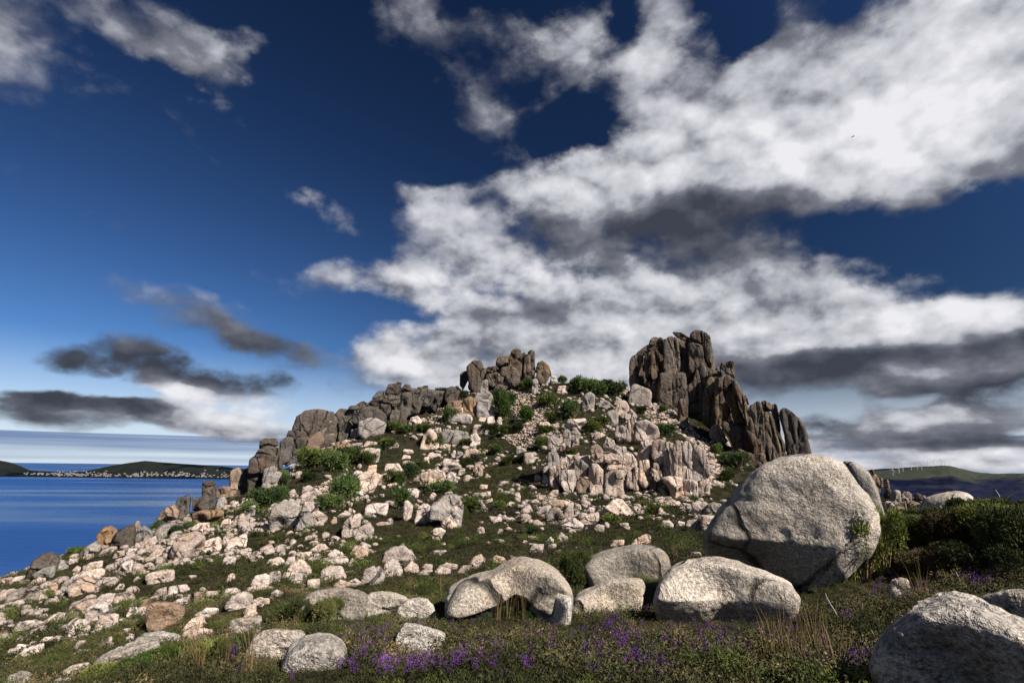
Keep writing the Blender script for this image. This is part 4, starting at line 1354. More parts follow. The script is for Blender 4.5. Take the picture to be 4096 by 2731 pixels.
boulders('on the bottom left slope', 'C1', '''
78,1245 110,1198 210,1178 234,1190 130,1236
228,1325 270,1288 324,1283 294,1326
78,1415 150,1358 270,1323 264,1366 150,1406
393,1345 430,1303 479,1298 454,1346
438,1355 480,1308 524,1308 494,1352
588,1345 620,1298 684,1283 644,1326
598,1355 650,1318 694,1318 644,1356
438,1395 480,1358 564,1363 500,1396
83,1315 120,1273 144,1290 104,1320
78,1365 110,1328 174,1333 134,1366
758,1315 780,1263 819,1268 804,1306
brown: 0,1300 0,1248 47,1248 42,1286
258,1195 330,1148 364,1148 314,1200
''')
boulders('above the broad pale slab', 'C1', '''
1098,1245 1160,1178 1230,1158 1254,1200 1174,1236
1108,1265 1180,1218 1294,1248 1294,1326 1220,1280
1178,1155 1260,1108 1334,1113 1244,1166
1023,1035 1028,983 1130,963 1154,990 1104,1036
1228,1045 1260,1008 1324,1008 1294,1040
1338,1065 1370,998 1440,988 1454,1020 1404,1046 1360,1074
''')
boulders('on the slope left of the arched boulder', 'C7', '''
878,465 940,418 1000,443 1064,494 960,496
793,565 820,508 920,488 1040,478 1064,520 1004,566 880,576
1043,565 1090,498 1149,540 1094,580
1073,455 1110,398 1170,383 1229,410 1229,455 1160,486 1090,496
478,645 560,558 660,498 744,590 644,616 560,656
548,665 620,613 704,608 694,686 610,716
323,565 380,508 470,483 514,520 430,560
498,565 540,488 604,478 604,536 540,586
213,725 260,648 350,628 384,650 344,726 250,746
348,685 390,618 470,608 484,655 390,706
728,425 800,378 860,373 884,410 820,440
608,495 660,448 744,438 704,486
''')
boulders('at the foot of the arched boulder', 'C7', '''
1318,560 1360,458 1440,408 1530,391 1604,440 1660,522 1560,556 1450,540 | arched boulder with a shadowed hollow under its left shoulder in mid slope
1168,705 1190,608 1260,568 1340,568 1374,640 1314,706 1220,720
1348,625 1380,528 1440,498 1500,548 1524,600 1464,656 1380,666
1533,585 1600,518 1654,560 1674,606 1600,616
813,705 820,608 880,568 1000,568 1044,650 984,706 880,720
648,745 690,678 814,673 814,750 720,766
923,735 990,678 1084,710 1064,750 980,750
1063,695 1120,668 1194,710 1130,730
1638,635 1700,598 1784,598 1774,636
1688,575 1720,543 1784,548 1774,606
1798,605 1850,568 1944,590 1904,630 1820,626
1828,565 1900,533 2004,555 1954,596
1983,615 2040,558 2114,553 2114,606 2030,626
''')
boulders('above the grey tilted slab', 'C7', '''
0,895 60,818 160,778 244,800 224,855 120,896 30,926
grey: 0,795 60,748 134,770 64,826 0,836
178,765 280,718 374,718 334,776 230,796
138,985 180,908 264,878 269,920 204,976
128,1020 200,948 250,918 284,980 190,1016
350,845 385,820 420,835 405,865 365,860
390,800 440,765 500,790 490,835 440,830
230,860 300,830 380,845 385,885 330,890 270,880
275,920 300,872 335,880 320,925
''')
boulders('left of the layered block', 'C7', '''
0,415 60,338 180,288 194,330 104,386 30,416
38,225 100,138 164,108 164,175 110,226
0,695 30,638 80,623 94,670 50,706
0,525 40,488 89,483 84,536
0,210 10,165 50,155 50,190
190,195 215,173 240,180 215,200
0,330 20,260 70,290 50,340
''')
boulders('right of the layered block', 'C7', '''
998,275 1010,198 1080,138 1168,108 1154,200 1094,276 1020,306
1108,305 1150,238 1240,183 1279,250 1204,326 1130,340
1183,125 1210,48 1290,28 1404,28 1334,95 1300,146 1220,136
1285,205 1330,185 1440,185 1440,205 1340,215
1225,325 1250,305 1305,310 1280,345
960,140 1000,105 1060,110 1010,145
905,180 930,140 965,150 950,200
1050,100 1070,60 1120,90 1100,115
''')
boulders('on the slope below the pale cliff', 'C6', '''
328,65 350,-2 440,-2 494,65 400,86
628,55 650,18 704,13 694,56
868,95 920,48 974,58 964,105 900,120
grey: 953,125 990,58 1050,58 1094,130 1064,186 1000,186 948,165
1078,125 1120,28 1164,13 1164,125 1110,146
1058,195 1110,186 1170,138 1244,190 1204,226 1100,226
1188,175 1260,118 1364,93 1364,155 1290,186
748,155 760,103 810,108 834,130 790,150 780,176
1258,85 1290,53 1334,58 1304,92
908,20 950,-2 1098,-2 1084,40 970,56
''')
boulders('in the heath below the pale cliff', 'C6', '''
813,390 850,343 934,343 904,405 840,420
943,325 990,278 1014,310 994,352
1028,295 1070,253 1124,290 1104,326 1050,326
948,375 990,338 1034,338 1024,372
1323,215 1350,188 1409,193 1394,240 1340,246
1448,355 1480,313 1564,308 1544,350 1490,376
1588,355 1660,298 1730,263 1774,280 1724,326 1640,350
398,245 420,203 464,213 469,246 430,260
628,225 650,205 689,225 650,240
563,255 580,223 614,228 604,260
338,495 380,448 440,418 474,460 464,500 390,490
343,495 380,478 414,510 394,540
523,455 560,428 620,448 644,480 580,492
1213,485 1220,418 1260,416 1284,450 1254,486
''')
boulders('left of the huge speckled boulder', 'C6', '''
1368,90 1450,38 1480,-10 1540,-10 1664,120 1580,148 1450,138 | pale peaked boulder with a sloping right flank below the pale cliff
1848,205 1860,158 1920,158 1949,190 1904,220
1958,200 1990,158 2039,175 2004,202
2043,205 2060,153 2154,153 2154,216 2080,236
2158,215 2170,118 2294,128 2294,196 2220,226
2098,125 2088,18 2200,13 2234,50 2194,126
grey: 2198,85 2208,38 2260,13 2324,28 2334,95 2270,126 2220,116
1818,25 1900,-2 2004,10 1994,50 1880,46
1988,65 2020,18 2104,38 2104,86
1828,105 1840,43 1894,100 1874,126
1708,60 1720,36 1794,70 1774,86
''')
boulders('under the ridge of stacked slabs', 'C2', '''
1438,765 1460,723 1510,713 1544,750 1504,786
1038,1055 1048,988 1120,963 1219,968 1214,1015 1140,1030 1100,1066
1078,950 1110,908 1194,918 1194,948
1248,960 1290,908 1330,903 1364,940 1304,966
brown: 858,995 868,918 920,908 984,930 994,985 930,1006
grey: 978,955 1000,928 1074,918 1084,952
brown: 758,1015 778,968 844,943 854,1006
brown: 793,1055 830,998 874,1010 864,1046
brown: 608,1040 700,1008 764,998 754,1026 680,1046
1390,1000 1400,970 1470,975 1480,995 1430,1005
1380,1050 1400,1015 1460,1025 1430,1050
''')
boulders('around the triangular boulder', 'C2', '''
1523,955 1560,858 1610,808 1654,850 1679,920 1674,956 1600,950 | pale triangular boulder pointing up in the upper left slope
grey: 1688,855 1720,818 1780,828 1830,828 1904,840 1914,896 1780,916 1720,906
grey: 1768,915 1800,838 1880,848 1924,880 1904,936 1800,936
1918,945 1928,858 1970,843 2004,890 1964,946
1640,835 1650,805 1690,800 1700,830 1670,845
grey: 1738,755 1758,698 1850,708 1924,698 1934,745 1850,766
1758,705 1800,648 1864,648 1864,706
brown: 1718,655 1758,598 1864,588 1854,656 1780,676
1675,965 1720,930 1770,935 1760,970
''')
boulders('below the triangular boulder', 'C2', '''
1398,1115 1393,1068 1440,1063 1494,1080 1454,1116 1420,1150
1588,1235 1598,1158 1650,1128 1720,1148 1734,1210 1694,1256 1620,1286
1728,1225 1750,1148 1814,1158 1804,1206
1553,1095 1558,1038 1600,1028 1604,1096
1703,1075 1720,1043 1800,1058 1854,1100 1800,1130 1740,1108 | pale boulder with two round weathered holes in its side
grey: 1798,1055 1820,983 1869,998 1854,1056
1858,1045 1880,978 1960,968 2010,1000 1984,1066 1900,1066
1768,1045 1790,978 1809,983 1794,1046
1478,1205 1540,1158 1594,1148 1584,1196 1500,1226
1818,1165 1850,1118 1884,1128 1854,1176
1388,1285 1440,1288 1500,1278 1524,1300 1474,1346 1410,1336
1580,1040 1600,1000 1690,1010 1700,1040 1640,1050
1940,1140 1960,1090 2000,1085 2010,1130 1970,1150
''')
boulders('below the stacked tor', 'C2', '''
858,1235 880,1188 960,1178 984,1200 920,1236
598,1335 608,1268 660,1253 744,1300 694,1346
488,1345 498,1298 550,1283 564,1320 510,1356
238,1355 280,1308 354,1268 354,1306 290,1346
778,1325 810,1278 870,1258 884,1290 830,1336
988,1355 998,1308 1084,1298 1084,1346 1020,1366
grey: 553,1195 558,1148 600,1143 624,1196
grey: 488,1165 508,1123 554,1128 544,1166
120,1440 150,1390 210,1370 180,1410 140,1450
130,1500 160,1430 240,1405 240,1425 180,1470
''')
boulders('below the summit tor', 'C3', '''
grey: 838,618 838,530 870,516 888,540 884,605 855,630 | small standing stone right below the summit tor
978,535 988,493 1034,498 1034,540
1028,625 1048,578 1104,573 1124,625 1060,636
brown: 293,795 298,688 350,658 394,680 404,765 360,806
grey: 403,795 408,708 450,678 500,688 544,750 549,806 440,816 | large pale grey block standing below the summit tor
grey: 378,685 408,628 500,618 534,660 504,696 420,696
brown: 188,825 208,748 284,738 294,795 220,826
188,865 200,818 350,798 374,830 300,866
368,935 388,878 464,878 484,925 420,950
458,945 500,888 594,888 594,936 510,956
555,880 570,820 600,820 605,870
415,850 430,815 480,825 470,850
480,870 490,815 540,810 550,855
''')
boulders('on the saddle left of the crag', 'C3', '''
1438,610 1500,548 1540,543 1594,595 1500,630
grey t.8: 1583,695 1620,578 1640,563 1760,608 1779,640 1704,716 1620,700 | big tilted block with a dark underside at the left foot of the crag
1678,725 1720,683 1764,688 1789,726
grey: 1223,745 1238,688 1260,638 1300,623 1334,650 1324,715 1290,756
1113,715 1130,683 1224,683 1204,722
grey: 1348,745 1360,688 1440,698 1484,740 1410,756
grey: 1478,705 1500,653 1544,680 1524,716
1478,765 1520,698 1570,688 1604,740 1594,806 1520,776
grey: 1418,845 1430,778 1480,758 1519,800 1504,866 1450,886
grey: 1528,845 1538,778 1614,800 1604,846
1598,805 1610,748 1664,800 1644,826
883,925 900,858 960,853 984,880 974,916
1093,905 1120,838 1264,828 1264,875 1180,906
1038,755 1060,723 1124,733 1084,766
brown: 1025,860 1030,790 1070,785 1075,850
''')
boulders('left of the pale cliff', 'C3', '''
710,1090 715,1050 760,1055 800,1080 750,1110
770,1150 780,1100 850,1095 860,1150 820,1185
385,1260 390,1185 440,1190 455,1240 420,1275
255,1255 280,1215 315,1225 290,1265
295,1320 310,1270 355,1275 350,1310
420,1370 440,1345 495,1350 470,1380
700,1460 700,1410 740,1410 755,1450 730,1480
640,1520 660,1480 700,1485 690,1520
855,1310 865,1260 920,1290 900,1320
520,1190 540,1170 590,1180 560,1195
690,1140 700,1118 740,1122 730,1145
465,1290 480,1255 520,1285 490,1300
860,1470 890,1430 960,1430 1010,1450 950,1480
945,1440 1000,1390 1050,1390 1040,1430
''')
# ------------------------------------------------------------------ far things: town, beach, turbines
def simple_mat(name, col, rough=0.8, var=0.25, scale=3.0):
    m, nt, b = new_mat(name)
    tc = N(nt, 'ShaderNodeTexCoord').outputs['Object']
    n = noise_tex(nt, tc, scale, 4, 0.6)
    oi = N(nt, 'ShaderNodeObjectInfo').outputs['Random']
    c = mix(nt, n, tuple(v * (1 - var) for v in col), tuple(min(0.9, v * (1 + var)) for v in col))
    hv = N(nt, 'ShaderNodeHueSaturation')
    L(nt, math_n(nt, 'MULTIPLY_ADD', oi, 0.4, 0.8), hv.inputs['Value'])
    L(nt, c, hv.inputs['Color'])
    L(nt, hv.outputs[0], b.inputs['Base Color'])
    b.inputs['Roughness'].default_value = rough
    return m
M_WALL = simple_mat('white_plaster', (0.25, 0.24, 0.23))
M_ROOF = simple_mat('clay_roof_tiles', (0.20, 0.115, 0.085))
M_SAND = simple_mat('beach_sand', (0.62, 0.56, 0.46), scale=0.01)
M_STEEL = simple_mat('white_painted_steel', (0.55, 0.55, 0.55), 0.5, 0.05)
M_WOOD = simple_mat('weathered_wood', (0.26, 0.17, 0.09))
M_TWIG = simple_mat('bleached_wood', (0.24, 0.215, 0.19))

def surf_at(V, px, py, jmax):
    P, d = to_px(V[:, :jmax].reshape(-1, 3))
    q = np.hypot((P[:, 0] - px), (P[:, 1] - py))
    return V[:, :jmax].reshape(-1, 3)[int(np.argmin(q))]

def house_mesh(w, d, h, rh):
    v = [(-w, -d, -6), (w, -d, -6), (w, d, -6), (-w, d, -6), (-w, -d, h), (w, -d, h), (w, d, h), (-w, d, h), (-w, 0, h + rh), (w, 0, h + rh),
         (-w - .4, -d - .4, h - .1), (w + .4, -d - .4, h - .1), (w + .4, d + .4, h - .1), (-w - .4, d + .4, h - .1), (-w - .4, 0, h + rh + .3), (w + .4, 0, h + rh + .3)]
    f = [(0, 1, 5, 4), (1, 2, 6, 5), (2, 3, 7, 6), (3, 0, 4, 7), (4, 8, 7), (5, 6, 9), (10, 11, 15, 14), (12, 13, 14, 15)]
    me = bpy.data.meshes.new('house')
    me.from_pydata(v, [], f)
    me.materials.append(M_WALL)
    me.materials.append(M_ROOF)
    for p in me.polygons:
        p.material_index = 1 if p.index >= 6 else 0
    return me
_hm = [house_mesh(4.5, 4, 3, 2.2), house_mesh(6, 5, 5, 2.2), house_mesh(4, 4, 7, 1.8), house_mesh(8, 5, 3.2, 2.2)]
_rng = np.random.default_rng(5)
HOUSE_ZONES = [(95, 250, 1888, 1900, 34, 'small white house in the town at the foot of the dark headland'),
               (230, 430, 1886, 1904, 85, 'small white house in the crowded seaside town across the bay'),
               (420, 560, 1893, 1905, 30, 'small white house by the shore under the left side of the far hill'),
               (540, 760, 1884, 1904, 60, 'small white house among trees along the bay under the far hill'),
               (740, 920, 1886, 1908, 34, 'small scattered white house near the right end of the far beach')]
nj = HV.shape[1] // 2
for (x0, x1, y0, y1, n, lab) in HOUSE_ZONES:
    for k in range(n):
        px = _rng.uniform(x0, x1)
        py = y1 - (y1 - y0) * abs(_rng.normal()) * 0.5
        p = surf_at(HV, px, max(py, y0 - 4), nj)
        if p[2] < SEA + 1.0:
            p = p + np.array([0, 60, 0])
            p[2] = SEA + 3
        o = link('house', _hm[int(_rng.integers(4))], None, None, (p[0] + _rng.uniform(-14, 14), p[1] + _rng.uniform(-8, 8), max(p[2], SEA + 1.5)))
        o.rotation_euler = (0, 0, _rng.uniform(-0.6, 0.6))
        tag(o, lab, 'house', 'white houses of the far town')
# beach: a strip along the far shore
_bx = np.linspace(430, 960, 60)
_bv = []
for k, px in enumerate(_bx):
    py = np.interp(px, [430, 600, 930, 960], [1905, 1907, 1914, 1914])
    d = px_dirs([(px, py)])[0]
    t = (SEA + 0.6) / d[2]
    p = d * t
    wdt = 55 * math.sin(math.pi * (k / 59) ** 0.7) + 12
    _bv += [(p[0], p[1], SEA + 0.6), (p[0] * (1 + wdt / p[1]), p[1] + wdt, SEA + 4.0), (p[0] * (1 + wdt * 2 / p[1]), p[1] + wdt * 2, SEA + 3.0)]
_bf = []
for k in range(59):
    for j in range(2):
        a = k * 3 + j
        _bf.append((a, a + 3, a + 4, a + 1))
tag(link('beach', mesh_np('beach', _bv, _bf), M_SAND), kind='structure')

def tube_np(path, radii, seg=6):
    path = np.asarray(path, float)
    n = len(path)
    V, F = [], []
    for i in range(n):
        t = path[min(i + 1, n - 1)] - path[max(i - 1, 0)]
        t = t / (np.linalg.norm(t) + 1e-9)
        a = np.cross(t, [0.13, 0.97, 0.2]); a /= np.linalg.norm(a)
        b = np.cross(t, a)
        for s in range(seg):
            an = 2 * math.pi * s / seg
            V.append(path[i] + radii[i] * (math.cos(an) * a + math.sin(an) * b))
    for i in range(n - 1):
        for s in range(seg):
            F.append((i * seg + s, i * seg + (s + 1) % seg, (i + 1) * seg + (s + 1) % seg, (i + 1) * seg + s))
    return np.array(V), np.array(F)

_tv, _tf = tube_np([(0, 0, -4), (0, 0, 25), (0, 0, 50)], [1.7, 1.4, 1.1], 8)
me_tower = mesh_np('tower', _tv, _tf)
_nv, _nf = tube_np([(0, 3.5, 50), (0, 2.5, 50), (0, -2.5, 50.2), (0, -4.5, 50.2)], [0.6, 2.0, 1.9, 0.5], 8)
me_nac = mesh_np('nacelle', _nv, _nf)
_blade = [(0, 0, 0), (-1.0, 0, 1), (-1.7, 0.1, 6), (-1.0, 0.1, 18), (-0.3, 0, 27), (0.25, 0, 27), (1.0, -0.1, 18), (1.5, -0.1, 6), (0.9, 0, 1)]
_bl = [(x, y - .25, z) for x, y, z in _blade] + [(x, y + .25, z) for x, y, z in _blade]
me_blade = bpy.data.meshes.new('blade')
me_blade.from_pydata(_bl, [], [tuple(range(9)), tuple(range(17, 8, -1))] + [(i, (i + 1) % 9, 9 + (i + 1) % 9, 9 + i) for i in range(9)])
TURB = [(355, 388, 297, 15), (436, 366, 285, 50), (513, 322, 240, 80), (630, 298, 215, 5), (718, 293, 212, 108), (809, 293, 212, 100), (904, 267, 190, 0),
        (980, 255, 175, 30), (1062, 252, 175, 70), (1076, 232, 150, 10), (1094, 231, 150, 45), (1113, 232, 165, 90), (1133, 236, 160, 38)]
TLAB = ['leftmost white wind turbine, standing lowest on the far hill', 'second white wind turbine from left on the far hill', 'third white wind turbine from left on the far hill',
        'fourth white wind turbine from left on the far hill', 'fifth white wind turbine from left on the far hill', 'sixth white wind turbine from left on the far hill',
        'seventh white wind turbine from left on the far hill', 'eighth white wind turbine from left, just left of the hilltop cluster',
        'leftmost white turbine of the tight cluster on the hilltop', 'second white turbine of the tight hilltop cluster', 'third white turbine of the tight hilltop cluster',
        'fourth white turbine of the tight hilltop cluster', 'rightmost white wind turbine of the row on the far hill']
for i, (tx, ty, hy, rot) in enumerate(TURB):
    px, py = 3480 + tx / 3.818, 1800 + ty / 3.818
    p = surf_at(FV, px, py, FV.shape[1] // 2 + 1)
    k = (ty - hy) / 3.818 / FPX * p[1] / 52.0
    root = empty('wind_turbine', tuple(p))
    root.scale = (k, k, k)
    root.rotation_euler = (0, 0, math.radians(-20))
    tag(root, TLAB[i], 'wind turbine', 'wind turbines on the far hill')
    link('tower', me_tower, M_STEEL, root)
    link('nacelle', me_nac, M_STEEL, root)
    for b in range(3):
        o = link('blade', me_blade, M_STEEL, root, (0, -4.2, 50.2))
        o.rotation_euler = (0, math.radians(rot + 120 * b), 0)

# a gull gliding far up in front of the clouds
bm = bmesh.new()
_d = px_dirs([(3410, 548)])[0]
_d = _d / np.linalg.norm(_d)
_bp = _d * 170
M_BIRD = simple_mat('dark_feathers', (0.03, 0.03, 0.035))
bird = empty('bird', tuple(_bp))
tag(bird, 'tiny dark bird gliding in front of the bright clouds', 'bird')
_v, _f = tube_np([(0, -.28, 0), (0, -.22, .01), (0, -.05, 0), (0, .15, 0), (0, .30, -.01)], [.01, .04, .06, .045, .01], 8)
link('body', mesh_np('body', _v, _f), M_BIRD, bird)
for s in (-1, 1):
    w = [(0.03 * s, -.10, .02), (.30 * s, -.16, .09), (.62 * s, -.08, .05), (.60 * s, -.05, .05), (.32 * s, .02, .085), (.03 * s, .08, .02)]
    v = w + [(x, y, z - .012) for x, y, z in w]
    me = bpy.data.meshes.new('wing')
    me.from_pydata(v, [], [(0, 1, 2, 3, 4, 5), (11, 10, 9, 8, 7, 6)] + [(i, 6 + i, 6 + (i + 1) % 6, (i + 1) % 6) for i in range(6)])
    link('wing', me, M_BIRD, bird)
bird.scale = (1.5, 1.5, 1.5)
bird.rotation_euler = (math.radians(10), math.radians(-38), math.radians(20))
# ------------------------------------------------------------------ plants
def mat_leaf(name, stops, var_scale=0.5, spec=0.15, bright=0.5):
    m, nt, b = new_mat(name)
    geo = N(nt, 'ShaderNodeNewGeometry').outputs['Position']
    oi = N(nt, 'ShaderNodeObjectInfo').outputs['Random']
    n1 = noise_tex(nt, geo, var_scale, 3, 0.6)
    n2 = noise_tex(nt, geo, 22.0, 2, 0.6)
    f = math_n(nt, 'ADD', math_n(nt, 'MULTIPLY', n1, 0.9), math_n(nt, 'MULTIPLY_ADD', oi, 0.5, -0.25))
    f = math_n(nt, 'ADD', f, math_n(nt, 'MULTIPLY_ADD', n2, 0.7, -0.33))
    c = ramp(nt, f, stops)
    L(nt, c, b.inputs['Base Color'])
    b.inputs['Roughness'].default_value = 0.7
    b.inputs['Specular IOR Level'].default_value = spec
    return m
ML = {
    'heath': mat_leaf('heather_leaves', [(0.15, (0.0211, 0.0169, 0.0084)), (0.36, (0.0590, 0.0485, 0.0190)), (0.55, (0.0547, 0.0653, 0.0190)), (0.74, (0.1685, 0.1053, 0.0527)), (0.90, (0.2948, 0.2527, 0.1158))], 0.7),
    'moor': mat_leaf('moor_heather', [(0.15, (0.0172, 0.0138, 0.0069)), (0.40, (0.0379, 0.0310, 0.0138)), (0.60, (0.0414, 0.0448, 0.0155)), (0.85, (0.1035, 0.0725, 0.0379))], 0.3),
    'gorse': mat_leaf('gorse_leaves', [(0.15, (0.0167, 0.0224, 0.0056)), (0.45, (0.0418, 0.0558, 0.0112)), (0.70, (0.0865, 0.1061, 0.0195)), (0.95, (0.1674, 0.1744, 0.0446))], 0.5),
    'mat': mat_leaf('low_gorse_mat', [(0.15, (0.016, 0.015, 0.006)), (0.45, (0.034, 0.034, 0.010)), (0.70, (0.060, 0.058, 0.017)), (0.95, (0.125, 0.105, 0.040))], 0.3),
    'green': mat_leaf('fresh_gorse_leaves', [(0.15, (0.0123, 0.0230, 0.0038)), (0.5, (0.0307, 0.0553, 0.0077)), (0.9, (0.0653, 0.0998, 0.0169))], 0.5),
    'dark': mat_leaf('dark_gorse_leaves', [(0.15, (0.0211, 0.0333, 0.0120)), (0.5, (0.0514, 0.0787, 0.0211)), (0.9, (0.1270, 0.1694, 0.0423))], 0.5),
    'silver': mat_leaf('silvery_leaves', [(0.2, (0.05, 0.065, 0.04)), (0.8, (0.15, 0.17, 0.12))], 0.5),
    'flower': mat_leaf('purple_heather_flowers', [(0.2, (0.0540, 0.0108, 0.0990)), (0.5, (0.1170, 0.0270, 0.1890)), (0.85, (0.2160, 0.0720, 0.2970))], 0.8),
    'straw': mat_leaf('dry_grass', [(0.2, (0.07, 0.045, 0.016)), (0.55, (0.14, 0.09, 0.035)), (0.9, (0.26, 0.19, 0.095))], 0.8),
    'grass': mat_leaf('green_grass', [(0.2, (0.020, 0.020, 0.006)), (0.55, (0.042, 0.040, 0.013)), (0.9, (0.10, 0.08, 0.034))], 0.8),
}
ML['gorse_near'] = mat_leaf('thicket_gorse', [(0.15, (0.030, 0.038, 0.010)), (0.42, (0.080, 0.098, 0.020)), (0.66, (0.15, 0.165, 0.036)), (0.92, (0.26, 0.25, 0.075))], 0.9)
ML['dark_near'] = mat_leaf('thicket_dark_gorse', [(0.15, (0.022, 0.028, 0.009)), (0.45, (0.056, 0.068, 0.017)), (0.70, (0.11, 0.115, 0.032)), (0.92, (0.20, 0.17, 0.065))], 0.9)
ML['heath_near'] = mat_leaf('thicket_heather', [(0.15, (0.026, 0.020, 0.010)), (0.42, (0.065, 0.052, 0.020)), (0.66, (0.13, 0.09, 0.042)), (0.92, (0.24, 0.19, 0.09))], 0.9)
def leaves(pos, dirs, length, width, rng, fold=0.3):
    """slender diamond leaves: 2 triangles each; returns verts, faces"""
    n = len(pos)
    d = dirs / (np.linalg.norm(dirs, axis=1, keepdims=True) + 1e-9)
    r = rng.normal(size=(n, 3))
    s = np.cross(d, r)
    s /= np.linalg.norm(s, axis=1, keepdims=True) + 1e-9
    ln = (length * rng.uniform(0.6, 1.3, n))[:, None]
    w = (width * rng.uniform(0.7, 1.3, n))[:, None]
    up = np.cross(s, d)
    a = pos
    m1 = pos + d * ln * 0.5 + s * w + up * w * fold
    m2 = pos + d * ln * 0.5 - s * w + up * w * fold
    t = pos + d * ln
    V = np.stack([a, m1, t, m2], 1).reshape(-1, 3)
    b = np.arange(n)[:, None] * 4
    return V, np.concatenate([b, b + 1, b + 2, b + 3], 1)

def tuft_mesh(name, seed_, stems, h, spread, nleaf, ll, lw, straight=0.3):
    rng = np.random.default_rng(seed_)
    VV, FF, off = [], [], 0
    for k in range(stems):
        an = rng.uniform(0, 2 * math.pi)
        lean = rng.uniform(0, 1) ** 0.7
        base = np.array([math.cos(an), math.sin(an), 0]) * spread * 0.45 * rng.uniform(0, 1)
        tip = np.array([math.cos(an), math.sin(an), 0]) * spread * lean + np.array([0, 0, h * rng.uniform(0.55, 1.1) * (1 - 0.45 * lean)])
        t = np.linspace(0.25, 1.0, nleaf)
        P = base + (tip - base) * t[:, None] + rng.normal(size=(nleaf, 3)) * 0.012
        ax = (tip - base) / np.linalg.norm(tip - base)
        D = rng.normal(size=(nleaf, 3)) * 0.8 + ax * 0.9
        V, F = leaves(P, D, ll, lw, rng)
        VV.append(V); FF.append(F + off); off += len(V)
    return mesh_np(name, np.concatenate(VV), np.concatenate(FF), False)

def bush_mesh(name, seed_, n, ll, lw, lumps=9):
    """unit bush: radius 1, height 1; sprays of leaves over several lumps, with gaps between"""
    rng = np.random.default_rng(seed_)
    VV, FF, off = [], [], 0
    C = rng.uniform(-0.62, 0.62, (lumps, 3))
    C[:, 2] = rng.uniform(0.25, 0.62, lumps)
    C[0] = (0, 0, 0.55)
    Rr = rng.uniform(0.26, 0.46, lumps)
    k = rng.integers(0, lumps, n)
    u = rng.normal(size=(n, 3))
    u /= np.linalg.norm(u, axis=1, keepdims=True)
    u[:, 2] = np.where(rng.random(n) < 0.75, np.abs(u[:, 2]), u[:, 2])
    P = C[k] + u * (Rr[k] * rng.uniform(0.45, 1.08, n) ** 0.6)[:, None]
    P[:, 2] = np.abs(P[:, 2])
    for q in range(7):
        D = u * 0.9 + rng.normal(size=(n, 3)) * 0.55 + np.array([0, 0, 0.45])
        V, F = leaves(P + rng.normal(size=(n, 3)) * ll * 0.35, D, ll, lw, rng)
        VV.append(V); FF.append(F + off); off += len(V)
    return mesh_np(name, np.concatenate(VV), np.concatenate(FF), False)

def stem_mesh(name, seed_, n=9, r=0.03):
    rng = np.random.default_rng(seed_)
    VV, FF, off = [], [], 0
    for k in range(n):
        an = rng.uniform(0, 6.28)
        tip = np.array([math.cos(an) * 0.6, math.sin(an) * 0.6, rng.uniform(0.4, 0.8)])
        mid = tip * 0.5 + rng.normal(size=3) * 0.08
        V, F = tube_np([(0, 0, -0.2), mid, tip], [r, r * 0.7, r * 0.3], 4)
        VV.append(V); FF.append(F + off); off += len(V)
    return mesh_np(name, np.concatenate(VV), np.concatenate(FF), True)

BUSH = {q: [bush_mesh('foliage', 40 + i + 10 * z, n, ll, lw) for i in range(3)]
        for z, (q, n, ll, lw) in enumerate([('far', 420, 0.20, 0.030), ('near', 2600, 0.085, 0.0105)])}
STEMS = [stem_mesh('stems', 70 + i) for i in range(2)]
_brng = np.random.default_rng(11)
_mcache = {}
def bush_data(q, tone):
    i = int(_brng.integers(3))
    if (q, i, tone) not in _mcache:
        me = BUSH[q][i].copy()
        me.materials.clear()
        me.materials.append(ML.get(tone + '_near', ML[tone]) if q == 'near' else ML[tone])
        _mcache[(q, i, tone)] = me
    return _mcache[(q, i, tone)]
BUSH_FOOT = []
def bushes(where, crop, items, q='far', tone='gorse', group='gorse bushes on the hill', kind='gorse bush', zs=1.0):
    x0, y0, k = CROPS[crop]
    items = sorted(items, key=lambda t: t[0])
    for i, it in enumerate(items):
        cx, by, w, h = it[:4]
        tn = it[4] if len(it) > 4 else tone
        px, py = x0 + cx / k, y0 + by / k
        g = ground_near(px, py)
        D = math.hypot(g[0], g[1])
        R = 0.5 * w / k * D / FPX * 1.15
        H = h / k * D / FPX * 1.15 * zs
        p = g + np.array([g[0], g[1], 0]) / D * R * 0.7
        z = gz([p[:2]])[0]
        root = empty('gorse_bush', (p[0], p[1], min(z, g[2] + 0.4 * R) - 0.05))
        root.rotation_euler = (0, 0, _brng.uniform(0, 6.28))
        root.scale = (R, R, max(H, 0.35 * R))
        one = ORD[i] if len(items) > 1 else ''
        word = {'gorse': 'green', 'green': 'bright green', 'dark': 'dark green', 'silver': 'silvery', 'heath': 'brownish'}[tn]
        tag(root, f'{word} {kind}, {one} {where}'.replace(',  ', ', '), 'bush', group)
        link('foliage', bush_data(q, tn), None, root)
        link('stems', STEMS[i % 2], M_WOOD, root)
        BUSH_FOOT.append((p[0], p[1], R))

